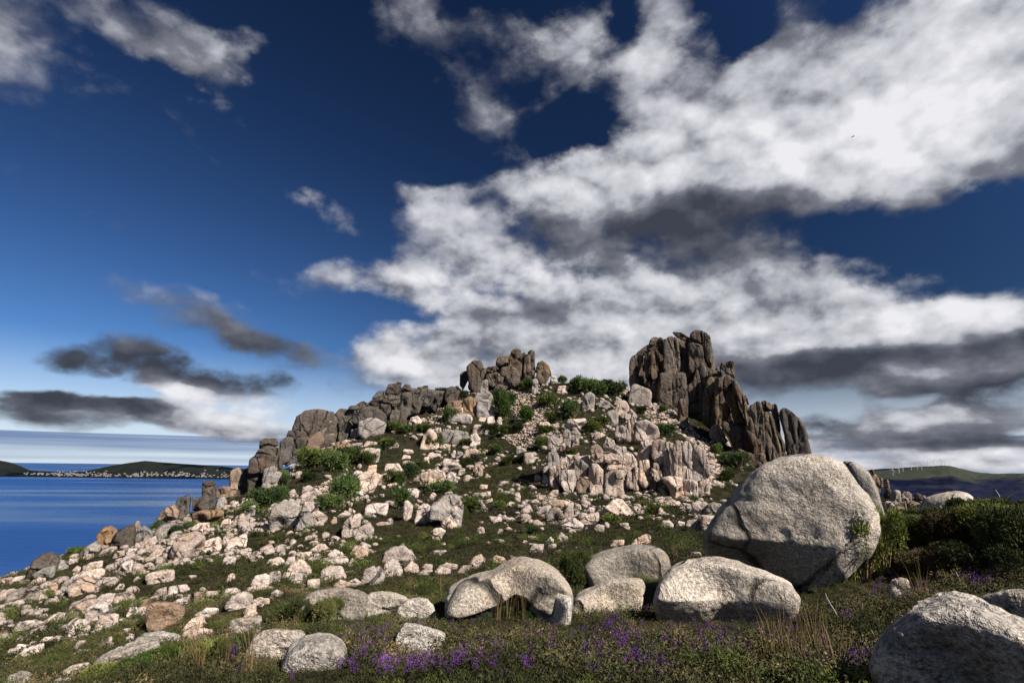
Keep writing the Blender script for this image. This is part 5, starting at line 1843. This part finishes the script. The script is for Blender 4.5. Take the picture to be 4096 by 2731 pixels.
bushes('in the gully below the summit tor', 'C3', [(620, 870, 140, 190, 'green'), (640, 760, 110, 90, 'green'), (800, 880, 130, 130, 'green'), (960, 760, 140, 90), (1160, 840, 190, 130, 'dark'),
       (800, 635, 120, 90), (690, 705, 80, 50), (900, 560, 80, 60, 'dark'), (1000, 880, 130, 80), (760, 520, 70, 70, 'dark'), (550, 690, 60, 70, 'dark')])
bushes('along the saddle skyline', 'C3', [(1180, 650, 150, 100, 'dark'), (1280, 660, 150, 110, 'dark'), (1390, 670, 160, 90, 'dark'), (1510, 675, 160, 90, 'dark'), (1440, 565, 130, 60, 'dark'),
       (1530, 560, 90, 50, 'dark'), (1080, 560, 80, 50, 'dark'), (1160, 575, 70, 40, 'dark')])
bushes('on the slope left of the pale cliff', 'C3', [(520, 970, 150, 70), (650, 990, 150, 80), (740, 960, 120, 70), (1290, 965, 150, 70), (1370, 915, 150, 60), (930, 970, 150, 60), (420, 1180, 110, 70),
       (930, 1090, 130, 80), (780, 1190, 130, 60), (330, 1230, 110, 60), (640, 1210, 120, 60), (570, 1120, 120, 70)])
bushes('growing on the pale cliff', 'C3', [(1120, 1190, 110, 130), (1540, 1040, 110, 80), (1640, 1050, 90, 60), (1690, 1130, 90, 50), (1760, 1370, 150, 80), (1840, 1350, 110, 80),
       (1880, 985, 150, 80, 'dark'), (1980, 720, 120, 70, 'dark'), (1860, 800, 90, 50), (1700, 800, 70, 60)])
bushes('on the ridge skyline', 'C2', [(1640, 510, 80, 40, 'dark'), (1700, 520, 110, 60, 'dark'), (1800, 495, 80, 50, 'dark'), (1850, 590, 90, 60, 'gorse'), (1420, 710, 130, 60, 'dark'), (1510, 680, 100, 60, 'dark'), (1740, 800, 110, 110, 'dark')])
bushes('below the domed outcrop', 'C2', [(680, 1130, 200, 110), (830, 1160, 200, 120, 'dark'), (960, 1110, 200, 110), (1080, 1120, 150, 80), (580, 1065, 150, 60, 'dark'), (1180, 1040, 110, 70, 'dark'), (640, 1240, 120, 60, 'green'),
       (1040, 780, 80, 60, 'dark'), (1330, 850, 140, 60), (1450, 870, 150, 60, 'dark'), (1560, 860, 120, 60)])
bushes('around the jointed outcrop', 'C2', [(930, 1400, 200, 170, 'dark'), (800, 1460, 200, 110, 'dark'), (440, 1240, 90, 80, 'dark'), (1340, 1260, 170, 90), (1440, 1220, 130, 100, 'dark'), (1690, 1340, 200, 90, 'dark'),
       (1370, 1450, 150, 140, 'dark'), (1560, 970, 150, 70), (1640, 980, 130, 70), (1880, 960, 120, 50), (1260, 1000, 140, 80), (1520, 1150, 130, 70)])
bushes('left of the layered block', 'C2', [(300, 1440, 230, 130, 'dark'), (200, 1500, 150, 90, 'dark'), (420, 1400, 180, 90, 'dark'), (60, 1310, 120, 60, 'dark'), (480, 1260, 90, 60, 'dark')])
bushes('at the foot of the brown buttress', 'C4', [(1290, 1260, 170, 110, 'dark'), (1180, 1340, 120, 80), (1240, 1190, 160, 70, 'dark'), (1340, 1180, 120, 80, 'dark'), (1120, 1130, 80, 70, 'dark'), (1030, 890, 90, 60, 'dark'), (960, 850, 70, 50, 'dark'),
       (1440, 1140, 110, 50, 'dark'), (1530, 1130, 90, 60, 'dark'), (760, 760, 90, 80, 'dark')])
bushes('by the boulders above the sea', 'C8', [(640, 1300, 130, 60, 'dark'), (720, 1290, 90, 50, 'dark'), (1560, 1110, 130, 60, 'dark'), (1690, 1060, 110, 50, 'dark'), (1900, 1060, 90, 50, 'dark'), (2090, 720, 130, 60, 'dark'), (1400, 1000, 100, 60, 'dark')])
bushes('in the heath below the pale cliff', 'C6', [(380, 110, 150, 90), (1450, 190, 150, 60), (830, 270, 130, 50), (1820, 120, 150, 70), (600, 90, 130, 60), (1700, 60, 110, 50), (280, 180, 90, 110)], 'far', 'gorse')
bushes('beside the forked stone', 'C6', [(1180, 720, 190, 260, 'dark'), (1300, 700, 170, 190, 'dark'), (1400, 690, 110, 90, 'dark'), (1250, 560, 120, 110)], 'near', group='gorse bushes in the near heath')
bushes('in front of the twin whaleback boulders', 'C7', [(500, 1090, 250, 150, 'dark'), (680, 1070, 280, 190, 'dark'), (860, 1080, 240, 190, 'dark'), (1380, 960, 120, 110), (1330, 920, 90, 80, 'dark'), (430, 1030, 130, 100, 'dark')], 'near', group='gorse bushes in the near heath')
bushes('at the lower left of the near heath', 'C1', [(1000, 1510, 260, 130, 'green'), (1230, 1490, 230, 140, 'gorse'), (830, 1550, 240, 110, 'green'), (1400, 1470, 200, 160, 'dark'), (660, 1568, 200, 90), (1330, 1290, 170, 90, 'dark'), (1160, 1340, 130, 60, 'dark')], 'near', group='gorse bushes in the near heath')
bushes('in the back row of the right thicket', 'C5', [(1340, 650, 200, 130), (1450, 640, 230, 80), (1560, 630, 240, 70), (1680, 610, 240, 75),
       (1800, 590, 260, 110), (1960, 590, 280, 140, 'green'), (2110, 590, 280, 150), (2230, 620, 260, 150, 'dark')], 'near', group='gorse bushes of the thicket at the right', zs=0.85)
bushes('in the thicket covering the huge boulder foot', 'C5', [(990, 960, 190, 430), (1090, 960, 250, 430, 'gorse'), (1210, 940, 260, 440), (1330, 900, 240, 380), (920, 970, 130, 220, 'dark')], 'near', group='gorse bushes of the thicket at the right', zs=0.85)
bushes('in the front row of the right thicket', 'C5', [(1420, 800, 300, 210), (1560, 790, 320, 220, 'dark'), (1720, 780, 320, 220), (1900, 760, 330, 230, 'heath'), (2090, 800, 340, 260), (2230, 860, 340, 280, 'dark'), (1800, 900, 300, 150, 'heath'), (2000, 930, 310, 170, 'dark'), (1600, 880, 260, 120, 'heath')], 'near', group='gorse bushes of the thicket at the right', zs=0.85)
bushes('at the dark left foot of the huge boulder', 'C5', [(480, 830, 180, 110, 'dark'), (380, 800, 130, 90, 'dark'), (650, 1060, 200, 90, 'silver'), (560, 1110, 150, 80, 'gorse')], 'near', group='gorse bushes in the near heath')
bushes('under the front of the hollowed boulder', 'C6', [(300, 920, 230, 110, 'gorse'), (500, 900, 130, 80, 'green'), (630, 930, 130, 90, 'green'), (780, 950, 140, 90, 'green'), (420, 950, 160, 90, 'silver'), (140, 900, 170, 90, 'heath')], 'near', group='gorse bushes in the near heath')

# ------------------------------------------------------------------ ground cover (uncountable): instanced tufts
def keep_off(P, slack=0.8):
    F = np.array(FOOT)
    ok = np.ones(len(P), bool)
    for s in range(0, len(P), 8000):
        q = P[s:s + 8000]
        d = np.hypot(q[:, None, 0] - F[None, :, 0], q[:, None, 1] - F[None, :, 1])
        ok[s:s + 8000] = ~((d < F[None, :, 2] * slack) & (q[:, None, 2] < F[None, :, 3] + 0.1)).any(1)
    return ok

def low_before_rocks(P):
    """plants just in front of the near boulders stay short"""
    m = np.ones(len(P))
    for (x, y, r, zt) in FOOT:
        D = math.hypot(x, y)
        if D < 24:
            hx, hy = x / D, y / D
            for k in (0.4, 1.0, 1.7):
                cx, cy = x - hx * (r * 0.6 + 0.5 * k), y - hy * (r * 0.6 + 0.5 * k)
                m = np.where(np.hypot(P[:, 0] - cx, P[:, 1] - cy) < r * 0.95 + 0.1, np.minimum(m, 0.42 + 0.16 * k), m)
    return m

def scatter_pts(n, r0, r1, seed_, power=1.0, a=60):
    rng = np.random.default_rng(seed_)
    r = (r0 ** power + (r1 ** power - r0 ** power) * rng.random(n)) ** (1 / power)
    an = np.radians(rng.uniform(-a, a, n))
    xy = np.stack([r * np.sin(an), r * np.cos(an)], 1)
    return np.concatenate([xy, gz(xy)[:, None]], 1)

def in_poly(P, poly):
    x, y = P[:, 0], P[:, 1]
    ins = np.zeros(len(P), bool)
    j = len(poly) - 1
    for i in range(len(poly)):
        xi, yi = poly[i]; xj, yj = poly[j]
        c = ((yi > y) != (yj > y)) & (x < (xj - xi) * (y - yi) / (yj - yi + 1e-9) + xi)
        ins ^= c
        j = i
    return ins

def scatter(name, label, me, mat, P, smin, smax, seed_, cat='ground cover', tilt=0.25, part='tuft'):
    rng = np.random.default_rng(seed_)
    me.materials.clear()
    me.materials.append(mat)
    pm = bpy.data.meshes.new(name)
    pm.vertices.add(len(P))
    pm.vertices.foreach_set('co', np.asarray(P, np.float32).ravel())
    rot = np.stack([rng.normal(0, tilt, len(P)), rng.normal(0, tilt, len(P)), rng.uniform(0, 6.28, len(P))], 1).astype(np.float32)
    scl = (rng.uniform(smin, smax, len(P)) * low_before_rocks(P)).astype(np.float32)
    dist = np.hypot(P[:, 0], P[:, 1])
    pm.attributes.new('rot', 'FLOAT_VECTOR', 'POINT').data.foreach_set('vector', rot.ravel())
    pm.attributes.new('scl', 'FLOAT', 'POINT').data.foreach_set('value', scl)
    o = link(name, pm)
    tag(o, label, cat, kind='stuff')
    pr = link(part, me, mat, o, tuple(P[0]))
    ng = bpy.data.node_groups.new(name, 'GeometryNodeTree')
    ng.interface.new_socket('Geometry', in_out='INPUT', socket_type='NodeSocketGeometry')
    ng.interface.new_socket('Geometry', in_out='OUTPUT', socket_type='NodeSocketGeometry')
    gi = ng.nodes.new('NodeGroupInput'); go = ng.nodes.new('NodeGroupOutput')
    ip = ng.nodes.new('GeometryNodeInstanceOnPoints')
    ob = ng.nodes.new('GeometryNodeObjectInfo')
    ob.inputs['Object'].default_value = pr
    ob.transform_space = 'ORIGINAL'
    a1 = ng.nodes.new('GeometryNodeInputNamedAttribute'); a1.data_type = 'FLOAT_VECTOR'; a1.inputs['Name'].default_value = 'rot'
    a2 = ng.nodes.new('GeometryNodeInputNamedAttribute'); a2.data_type = 'FLOAT'; a2.inputs['Name'].default_value = 'scl'
    ng.links.new(gi.outputs[0], ip.inputs['Points'])
    ng.links.new(ob.outputs['Geometry'], ip.inputs['Instance'])
    ng.links.new(a1.outputs['Attribute'], ip.inputs['Rotation'])
    ng.links.new(a2.outputs['Attribute'], ip.inputs['Scale'])
    ng.links.new(ip.outputs[0], go.inputs[0])
    md = o.modifiers.new('scatter', 'NODES')
    md.node_group = ng
    return o

SCREE = [  # photo outlines of the bare scree runs
    [(1960, 1560), (2070, 1540), (2160, 1600), (2240, 1680), (2230, 1740), (2120, 1770), (2080, 1680), (2000, 1620)],
    [(2560, 1640), (2650, 1610), (2720, 1640), (2790, 1740), (2850, 1770), (2830, 1800), (2760, 1760), (2680, 1720), (2600, 1690)],
    [(2690, 1680), (2770, 1720), (2850, 1810), (2900, 1920), (2840, 1960), (2830, 1850), (2780, 1790)],
    [(1680, 1640), (1760, 1620), (1800, 1660), (1770, 1700), (1690, 1690)],
    [(1230, 1960), (1340, 1910), (1340, 1990), (1260, 2040), (1200, 2000)],
    [(2060, 1680), (2150, 1700), (2160, 1760), (2080, 1800), (2020, 1760)]]
def scree_mask(P):
    q, d = to_px(P)
    m = np.zeros(len(P), bool)
    for poly in SCREE:
        m |= in_poly(q, poly)
    return m
def noise_mask(P, s, lo, seed_):
    return fbm(np.stack([P[:, 0] / s, P[:, 1] / s, np.full(len(P), float(seed_))], 1), 3) > lo
def vis_front(P):
    q, d = to_px(P)
    return (q[:, 0] > -900) & (q[:, 0] < 5600) & (q[:, 1] < 3000)

HEATH_A = tuft_mesh('tuft', 1, 26, 0.12, 0.20, 16, 0.021, 0.0042)
HEATH_B = tuft_mesh('tuft', 2, 24, 0.14, 0.17, 16, 0.026, 0.0036)
P = scatter_pts(17500, 2.6, 17, 21, 1.25); P = P[vis_front(P)]; P = P[keep_off(P)]
k = noise_mask(P, 0.9, 0.14, 3)
scatter('heather', 'low brown green heather mat covering the foreground', HEATH_A, ML['heath'], P[~k], 0.6, 1.7, 1)
scatter('gorse_mat', 'low green gorse sprigs among the foreground heather', HEATH_B, ML['mat'], P[k], 0.7, 1.4, 2)
SHRUB = tuft_mesh('tuft', 7, 40, 0.30, 0.26, 22, 0.030, 0.0042)
Ps = P[noise_mask(P, 1.6, 0.30, 8)][::5]
scatter('young_gorse', 'small spiky gorse shrubs dotted through the near heather', SHRUB, ML['gorse'], Ps, 0.45, 1.0, 12)
FARA = tuft_mesh('tuft', 3, 14, 0.24, 0.50, 10, 0.09, 0.020)
FARB = tuft_mesh('tuft', 4, 14, 0.24, 0.52, 10, 0.10, 0.022)
FARG = tuft_mesh('tuft', 5, 26, 0.20, 0.36, 3, 0.16, 0.010)
P = scatter_pts(16000, 16, 48, 22, 1.4); P = P[vis_front(P)]; P = P[keep_off(P)]
k = noise_mask(P, 5.0, 0.12, 4); k2 = noise_mask(P, 4.0, 0.42, 14)
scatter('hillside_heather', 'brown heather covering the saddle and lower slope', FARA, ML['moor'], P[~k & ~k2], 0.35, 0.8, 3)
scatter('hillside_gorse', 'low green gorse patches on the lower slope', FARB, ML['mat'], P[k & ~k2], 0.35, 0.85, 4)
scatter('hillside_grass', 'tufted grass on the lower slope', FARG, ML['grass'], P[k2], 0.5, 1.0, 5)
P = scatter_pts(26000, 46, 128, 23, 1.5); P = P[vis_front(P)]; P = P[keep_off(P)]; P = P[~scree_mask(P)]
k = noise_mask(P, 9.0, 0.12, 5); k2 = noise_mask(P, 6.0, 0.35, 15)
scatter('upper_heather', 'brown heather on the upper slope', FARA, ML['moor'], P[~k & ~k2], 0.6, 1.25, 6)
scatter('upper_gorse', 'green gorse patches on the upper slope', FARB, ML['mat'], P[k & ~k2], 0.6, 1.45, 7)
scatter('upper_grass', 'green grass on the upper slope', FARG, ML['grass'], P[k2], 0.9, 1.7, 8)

SCRUB = tuft_mesh('tuft', 8, 34, 0.50, 0.46, 12, 0.085, 0.014)
P = scatter_pts(9000, 17, 118, 25, 1.45); P = P[vis_front(P)]; P = P[keep_off(P, 0.9)]; P = P[~scree_mask(P)]
P = P[noise_mask(P, 3.2, 0.10, 6)]
k = noise_mask(P, 12.0, 0.0, 16)
scatter('dark_scrub', 'low dark scrub in patches between the stones of the slope', SCRUB, ML['dark'], P[~k], 0.35, 1.15, 13)
scatter('green_scrub', 'low green scrub in patches between the stones of the slope', SCRUB, ML['gorse'], P[k], 0.35, 1.05, 14)
FLOW = tuft_mesh('flower_spray', 6, 6, 0.24, 0.10, 18, 0.016, 0.0045)
FLOWZ = [(1720, 2560, 130), (1450, 2660, 110), (2350, 2500, 130), (2560, 2480, 110), (2700, 2560, 140), (2800, 2640, 120), (2980, 2430, 90), (3230, 2340, 90), (3560, 2390, 90), (3620, 2370, 70),
         (2420, 2640, 120), (2930, 2560, 120), (3050, 2510, 110), (1250, 2660, 110), (1000, 2620, 80), (2480, 2700, 130), (3180, 2490, 80), (3420, 2310, 70), (1560, 2570, 60), (1640, 2700, 100), (3380, 2690, 60), (3870, 2340, 60), (1900, 2680, 120), (2180, 2590, 100), (2250, 2210, 40), (2590, 2170, 40), (980, 2560, 60)]
_fr = np.random.default_rng(31)
FP = []
for (px, py, r) in FLOWZ:
    n = int(5 + r * 0.15)
    for k in range(n):
        g = ground_hit(px + _fr.normal() * r * 1.1, py + _fr.normal() * r * 0.40)
        if g is not None and g[1] < 60:
            FP.append(g + np.array([0, 0, 0.06]))
FP = np.array(FP); FP = FP[keep_off(FP, 0.9)]
scatter('heather_flowers', 'purple heather flower spikes scattered through the foreground', FLOW, ML['flower'], FP, 0.5, 0.95, 9, 'flowers', part='flower_spray')

def grass_clump(name, seed_, n, h, spread, w):
    rng = np.random.default_rng(seed_)
    VV, FF, off = [], [], 0
    for k in range(n):
        an = rng.uniform(0, 6.28)
        b = np.array([math.cos(an), math.sin(an), 0]) * spread * 0.35 * rng.random()
        out = np.array([math.cos(an), math.sin(an), 0])
        hh = h * rng.uniform(0.55, 1.1)
        bend = spread * rng.uniform(0.1, 1.0)
        s = np.array([-out[1], out[0], 0]) * w
        t = np.array([0, 0.35, 0.7, 1.0])
        c = b + out * (bend * t ** 2)[:, None] + np.array([0, 0, 1.0]) * (hh * (t - 0.18 * t ** 3))[:, None]
        wd = np.array([1, 0.85, 0.6, 0.1])[:, None]
        V = np.concatenate([c - s * wd, c + s * wd])
        F = np.array([(i, i + 1, i + 5, i + 4) for i in range(3)])
        VV.append(V); FF.append(F + off); off += len(V)
    return mesh_np(name, np.concatenate(VV), np.concatenate(FF), False)
GR = [grass_clump('grass_clump', 80 + i, 22, 0.50, 0.26, 0.0022) for i in range(3)]
for g_ in GR:
    g_.materials.append(ML['straw'])
GRASSZ = {'left of the huge boulder': [(2560, 2300), (2600, 2270), (2650, 2240), (2700, 2230), (2740, 2200), (2780, 2190), (2620, 2200), (2540, 2350), (2570, 2400), (2600, 2430), (2520, 2430), (2470, 2440)],
          'below the low broad boulder': [(3180, 2700), (3230, 2720), (3280, 2700), (3320, 2690), (3140, 2650), (3210, 2640), (3260, 2600), (3360, 2720), (3100, 2700)],
          'in the thicket at the right edge': [(4000, 2080), (4050, 2100), (4080, 2060), (3960, 2120), (3640, 2400), (3700, 2420)],
          'by the hollowed boulder': [(2030, 2480), (2090, 2490), (1990, 2490), (2280, 2470), (2310, 2460), (1880, 2300), (1760, 2380)],
          'at the lower left of the near heath': [(900, 2700), (800, 2710), (1000, 2690), (700, 2720), (1180, 2580), (880, 2640), (760, 2690)]}
for where, L_ in GRASSZ.items():
    L_ = sorted(L_)
    for i, (px, py) in enumerate(L_):
        g = ground_near(px, py)
        o = link('grass_clump', GR[i % 3], None, None, tuple(g - np.array([0, 0, 0.03])))
        o.rotation_euler = (0, 0, i * 2.1)
        sc_ = float(_fr.uniform(0.8, 1.25))
        o.scale = (sc_, sc_, sc_ * float(_fr.uniform(0.9, 1.3)))
        tag(o, f'tall dry grass clump, {ORD[i]} {where}', 'grass', 'dry grass clumps in the heath')
# ------------------------------------------------------------------ loose stones
_srng = np.random.default_rng(77)
def stone_protos(n, level, flat):
    out = []
    S, F = ico(level)
    for k in range(n):
        rng = np.random.default_rng(900 + k)
        ax = np.array([1.0, rng.uniform(0.6, 0.95), rng.uniform(0.35, 0.7) if flat else rng.uniform(0.5, 0.85)])
        d = S
        acc = np.sum((np.abs(d)) ** 4, 1)
        for q in range(9):
            nn = rng.normal(size=3); nn /= np.linalg.norm(nn)
            acc = acc + np.maximum(0, d @ nn / rng.uniform(0.62, 0.95)) ** 14
        r = acc ** (-1 / 9)
        V = d * r[:, None] * ax
        V = V + d * (0.06 * fbm(d * 2.1 + k * 7, 2))[:, None]
        out.append((V, F))
    return out
def stone_cloud(name, label, P, size, protos, mat, embed=0.25, kindcat='stones'):
    VV, FF, off = [], [], 0
    for i, p in enumerate(P):
        V, F = protos[int(_srng.integers(len(protos)))]
        a = _srng.uniform(0, 6.28)
        c, s = math.cos(a), math.sin(a)
        tl = _srng.normal() * 0.25
        M = np.array([[c, -s, 0], [s, c, 0], [0, 0, 1]]) @ np.array([[1, 0, 0], [0, math.cos(tl), -math.sin(tl)], [0, math.sin(tl), math.cos(tl)]])
        sz = size[i] * 0.5
        VV.append((V * sz) @ M.T + p + np.array([0, 0, sz * embed]))
        FF.append(F + off)
        off += len(V)
    o = link(name, mesh_np(name, np.concatenate(VV), np.concatenate(FF)), mat)
    tag(o, label, kindcat, kind='stuff')
    return o
PR2 = stone_protos(10, 2, False)
PR3 = stone_protos(8, 3, False)
PRF = stone_protos(8, 2, True)
# scree
P = scatter_pts(90000, 60, 128, 41, 1.5, 40)
P = P[scree_mask(P)]
P = P[keep_off(P, 0.6)]
P = P[:5200]
sz = 0.20 + 0.42 * _srng.random(len(P)) ** 2
stone_cloud('scree', 'pale scree of small broken stones under the crags', P, sz, PRF, MR['cliff'], 0.3)
# rubble over the slope
P = scatter_pts(36000, 17, 112, 42, 1.35, 47)
q, d = to_px(P)
dens = np.where(q[:, 0] < 1300, 1.0, 0.55) * np.where((q[:, 1] > 2100) & (q[:, 0] > 1500), 0.22, 1.0) * np.where(q[:, 0] > 2900, 0.35, 1)
clump = fbm(np.stack([P[:, 0] / 5, P[:, 1] / 5, np.zeros(len(P))], 1), 3)
keep = (_srng.random(len(P)) < dens) & (clump > np.where(q[:, 0] < 1300, -0.10, -0.02)) & keep_off(P, 0.75) & vis_front(P)
P = P[keep]
sz = (0.15 + 0.95 * _srng.random(len(P)) ** 3.2) * np.clip(np.hypot(P[:, 0], P[:, 1]) / 45, 0.55, 1.25)
stone_cloud('rubble', 'small pale stones strewn through the heather of the slope', P, sz, PR2, MR['pale'], 0.12)
# medium loose stones, each one a thing
P = scatter_pts(2200, 19, 105, 43, 1.35, 46)
q, d = to_px(P)
dens = np.where((q[:, 1] > 2110) & (q[:, 0] > 1500), 0.12, 1.0) * np.where(q[:, 0] > 2850, 0.2, 1)
keep = (_srng.random(len(P)) < dens) & keep_off(P, 1.0) & vis_front(P) & (q[:, 0] > 0) & (q[:, 0] < 4096) & (q[:, 1] < 2731)
P = P[keep][:240]
_sm = [mesh_np('stone', V, F) for V, F in PR3]
for m_ in _sm:
    m_.materials.append(MR['pale'])
_stones = []
for p in P:
    (qq,), _ = to_px(p[None])
    o = link('stone', _sm[int(_srng.integers(8))], None, None, tuple(p + np.array([0, 0, 0.08])))
    s = _srng.uniform(0.24, 0.55) * min(1.3, max(0.6, math.hypot(p[0], p[1]) / 50))
    o.scale = (s, s * _srng.uniform(0.7, 1.1), s * _srng.uniform(0.7, 1.1))
    o.rotation_euler = (_srng.normal() * 0.2, _srng.normal() * 0.2, _srng.uniform(0, 6.28))
    _stones.append((o, qq))
LAND = [('mushroom rock', 1750, 2140), ('layered block', 1190, 2060), ('boulder heap', 1770, 2060), ('jointed outcrop', 1470, 1940), ('triangular boulder', 1715, 1750),
        ('pale cliff', 2560, 1890), ('arched boulder', 1600, 2220), ('hollowed boulder', 2030, 2360), ('whaleback boulders', 1400, 2400), ('fluted end boulder', 750, 2170),
        ('split snout boulder', 640, 2305), ('broad brown boulder', 660, 2460), ('long pale slab', 500, 2610), ('domed outcrop', 1250, 1720), ('summit tor', 2000, 1500),
        ('brown crag', 2680, 1560), ('huge speckled boulder', 3100, 2060), ('dark seaward boulder', 170, 2250), ('perched dark slabs', 840, 1950), ('peaked boulder', 2470, 2040), ('pair of near boulders', 1180, 2580)]
_gr = {}
for o, qq in _stones:
    dd = [math.hypot(qq[0] - x, (qq[1] - y) * 1.2) for n_, x, y in LAND]
    li = int(np.argmin(dd))
    dx, dy = qq[0] - LAND[li][1], qq[1] - LAND[li][2]
    side = ('right of' if dx > 0 else 'left of') if abs(dx) > 1.3 * abs(dy) else ('below' if dy > 0 else 'above')
    _gr.setdefault((li, side), []).append((dd[li], o))
NTH = ['nearest', 'second nearest', 'third nearest', 'fourth nearest', 'fifth nearest', 'sixth nearest', 'seventh nearest', 'eighth nearest', 'ninth nearest', 'tenth nearest',
       'eleventh nearest', 'twelfth nearest', 'thirteenth nearest', 'fourteenth nearest', 'fifteenth nearest'] + ['sixteenth nearest', 'seventeenth nearest', 'eighteenth nearest', 'nineteenth nearest', 'twentieth nearest', 'second farthest'] + ['farthest'] * 40
for (li, side), lst in _gr.items():
    lst.sort(key=lambda t: t[0])
    for i, (dd, o) in enumerate(lst):
        tag(o, f'small loose stone, {NTH[i]} of those {side} the {LAND[li][0]}', 'stone', 'small loose stones on the slope')

# ------------------------------------------------------------------ post, dead twigs, arching leaves
g = ground_near(3626, 2050)
D = math.hypot(g[0], g[1])
hd = px_dirs([(3626, 2056)])[0]; hd = hd / math.hypot(hd[0], hd[1])
ztop = (px_dirs([(3626, 2012)])[0] / math.hypot(*px_dirs([(3626, 2012)])[0][:2]))[2] * D
bm = bmesh.new()
hp = ztop - g[2] + 0.3
bmesh.ops.create_cone(bm, cap_ends=True, segments=8, radius1=0.075, radius2=0.065, depth=hp)
for v in bm.verts:
    v.co.z += hp / 2 - 0.3
    v.co.x += 0.01 * math.sin(v.co.z * 9)
top = [f for f in bm.faces if f.normal.z > 0.9]
r_ = bmesh.ops.inset_region(bm, faces=top, thickness=0.015, depth=0.02)
me = bpy.data.meshes.new('wooden_post')
bm.to_mesh(me); bm.free()
tag(link('wooden_post', me, M_WOOD, None, tuple(g)), 'short wooden post standing before the rocks at the right', 'post')

def twig(lab, base, pts, r=0.007):
    g = ground_near(*base)
    D = math.hypot(g[0], g[1])
    path = []
    for (px, py, dd) in pts:
        d = px_dirs([(px, py)])[0]
        d = d / math.hypot(d[0], d[1])
        path.append(d * (D + dd) - g)
    n = len(path)
    V, F = tube_np([np.array([0, 0, -0.1])] + path, [r * 1.2] + [r * (1 - 0.75 * i / n) for i in range(n)], 6)
    o = link('dead_twig', mesh_np('dead_twig', V, F), M_TWIG, None, tuple(g))
    tag(o, lab, 'twig', 'bleached dead twigs')
twig('bleached twig leaning left in the near heather below the broad boulder', (3360, 2500), [(3350, 2460, 0), (3325, 2420, 0), (3308, 2390, .05), (3302, 2372, .1)])
twig('thin upright grey twig between the broad boulder and the corner boulder', (3450, 2480), [(3450, 2450, 0), (3449, 2410, 0)])
twig('pale twig standing in the thicket right of the huge boulder', (3382, 2130), [(3380, 2100, 0), (3381, 2075, 0), (3378, 2058, .1)], .02)
twig('forked bleached branch rising out of the thicket at the right edge', (4010, 2060), [(4012, 2030, 0), (4006, 2005, .1), (4040, 1985, .1), (4075, 1965, .1)], .03)
twig('left tine of the bleached branch above the thicket', (4006, 2050), [(4004, 2005, 0), (3996, 1980, 0), (3982, 1958, 0)], .025)
twig('white stub of dead wood in the middle of the thicket', (3892, 2110), [(3892, 2080, 0), (3888, 2064, 0)], .03)
twig('short bleached stick left of the white stub in the thicket', (3768, 2090), [(3768, 2060, 0), (3764, 2030, .1), (3760, 2020, .1)], .025)
twig('tall thin stalk leaning left before the corner boulder', (3840, 2360), [(3852, 2350, 0), (3835, 2310, 0), (3822, 2285, 0)], .01)

def blade_leaf(name, base, pts, w):
    g = ground_near(*base)
    D = math.hypot(g[0], g[1])
    path = []
    for (px, py) in pts:
        d = px_dirs([(px, py)])[0]
        path.append(d / math.hypot(d[0], d[1]) * D - g)
    path = np.array(path)
    n = len(path)
    t = np.linspace(0, 1, n)
    wd = w * np.clip(1.15 - t, 0.05, 1)
    rt = np.array([1.0, -0.3, 0])
    V = np.concatenate([path - rt * wd[:, None], path + np.array([0, 0.02, -0.012]), path + rt * wd[:, None]])
    F = [(i, i + 1, n + i + 1, n + i) for i in range(n - 1)] + [(n + i, n + i + 1, 2 * n + i + 1, 2 * n + i) for i in range(n - 1)]
    return g, V, F
_pl = [(3668, 2360)]
root = None
for pts in ([(3672, 2362), (3664, 2330), (3652, 2300), (3638, 2277)], [(3672, 2362), (3660, 2335), (3640, 2310), (3610, 2298), (3565, 2300), (3545, 2315)],
            [(3676, 2362), (3682, 2335), (3672, 2300), (3650, 2280)], [(3680, 2364), (3690, 2340), (3700, 2325)]):
    g, V, F = blade_leaf('leaf', (3672, 2372), pts, 0.022)
    if root is None:
        root = empty('iris_plant', tuple(g))
        tag(root, 'plant with long arching strap leaves beside the half buried white stone', 'plant')
    link('leaf', mesh_np('leaf', V, F), ML['grass'], root)
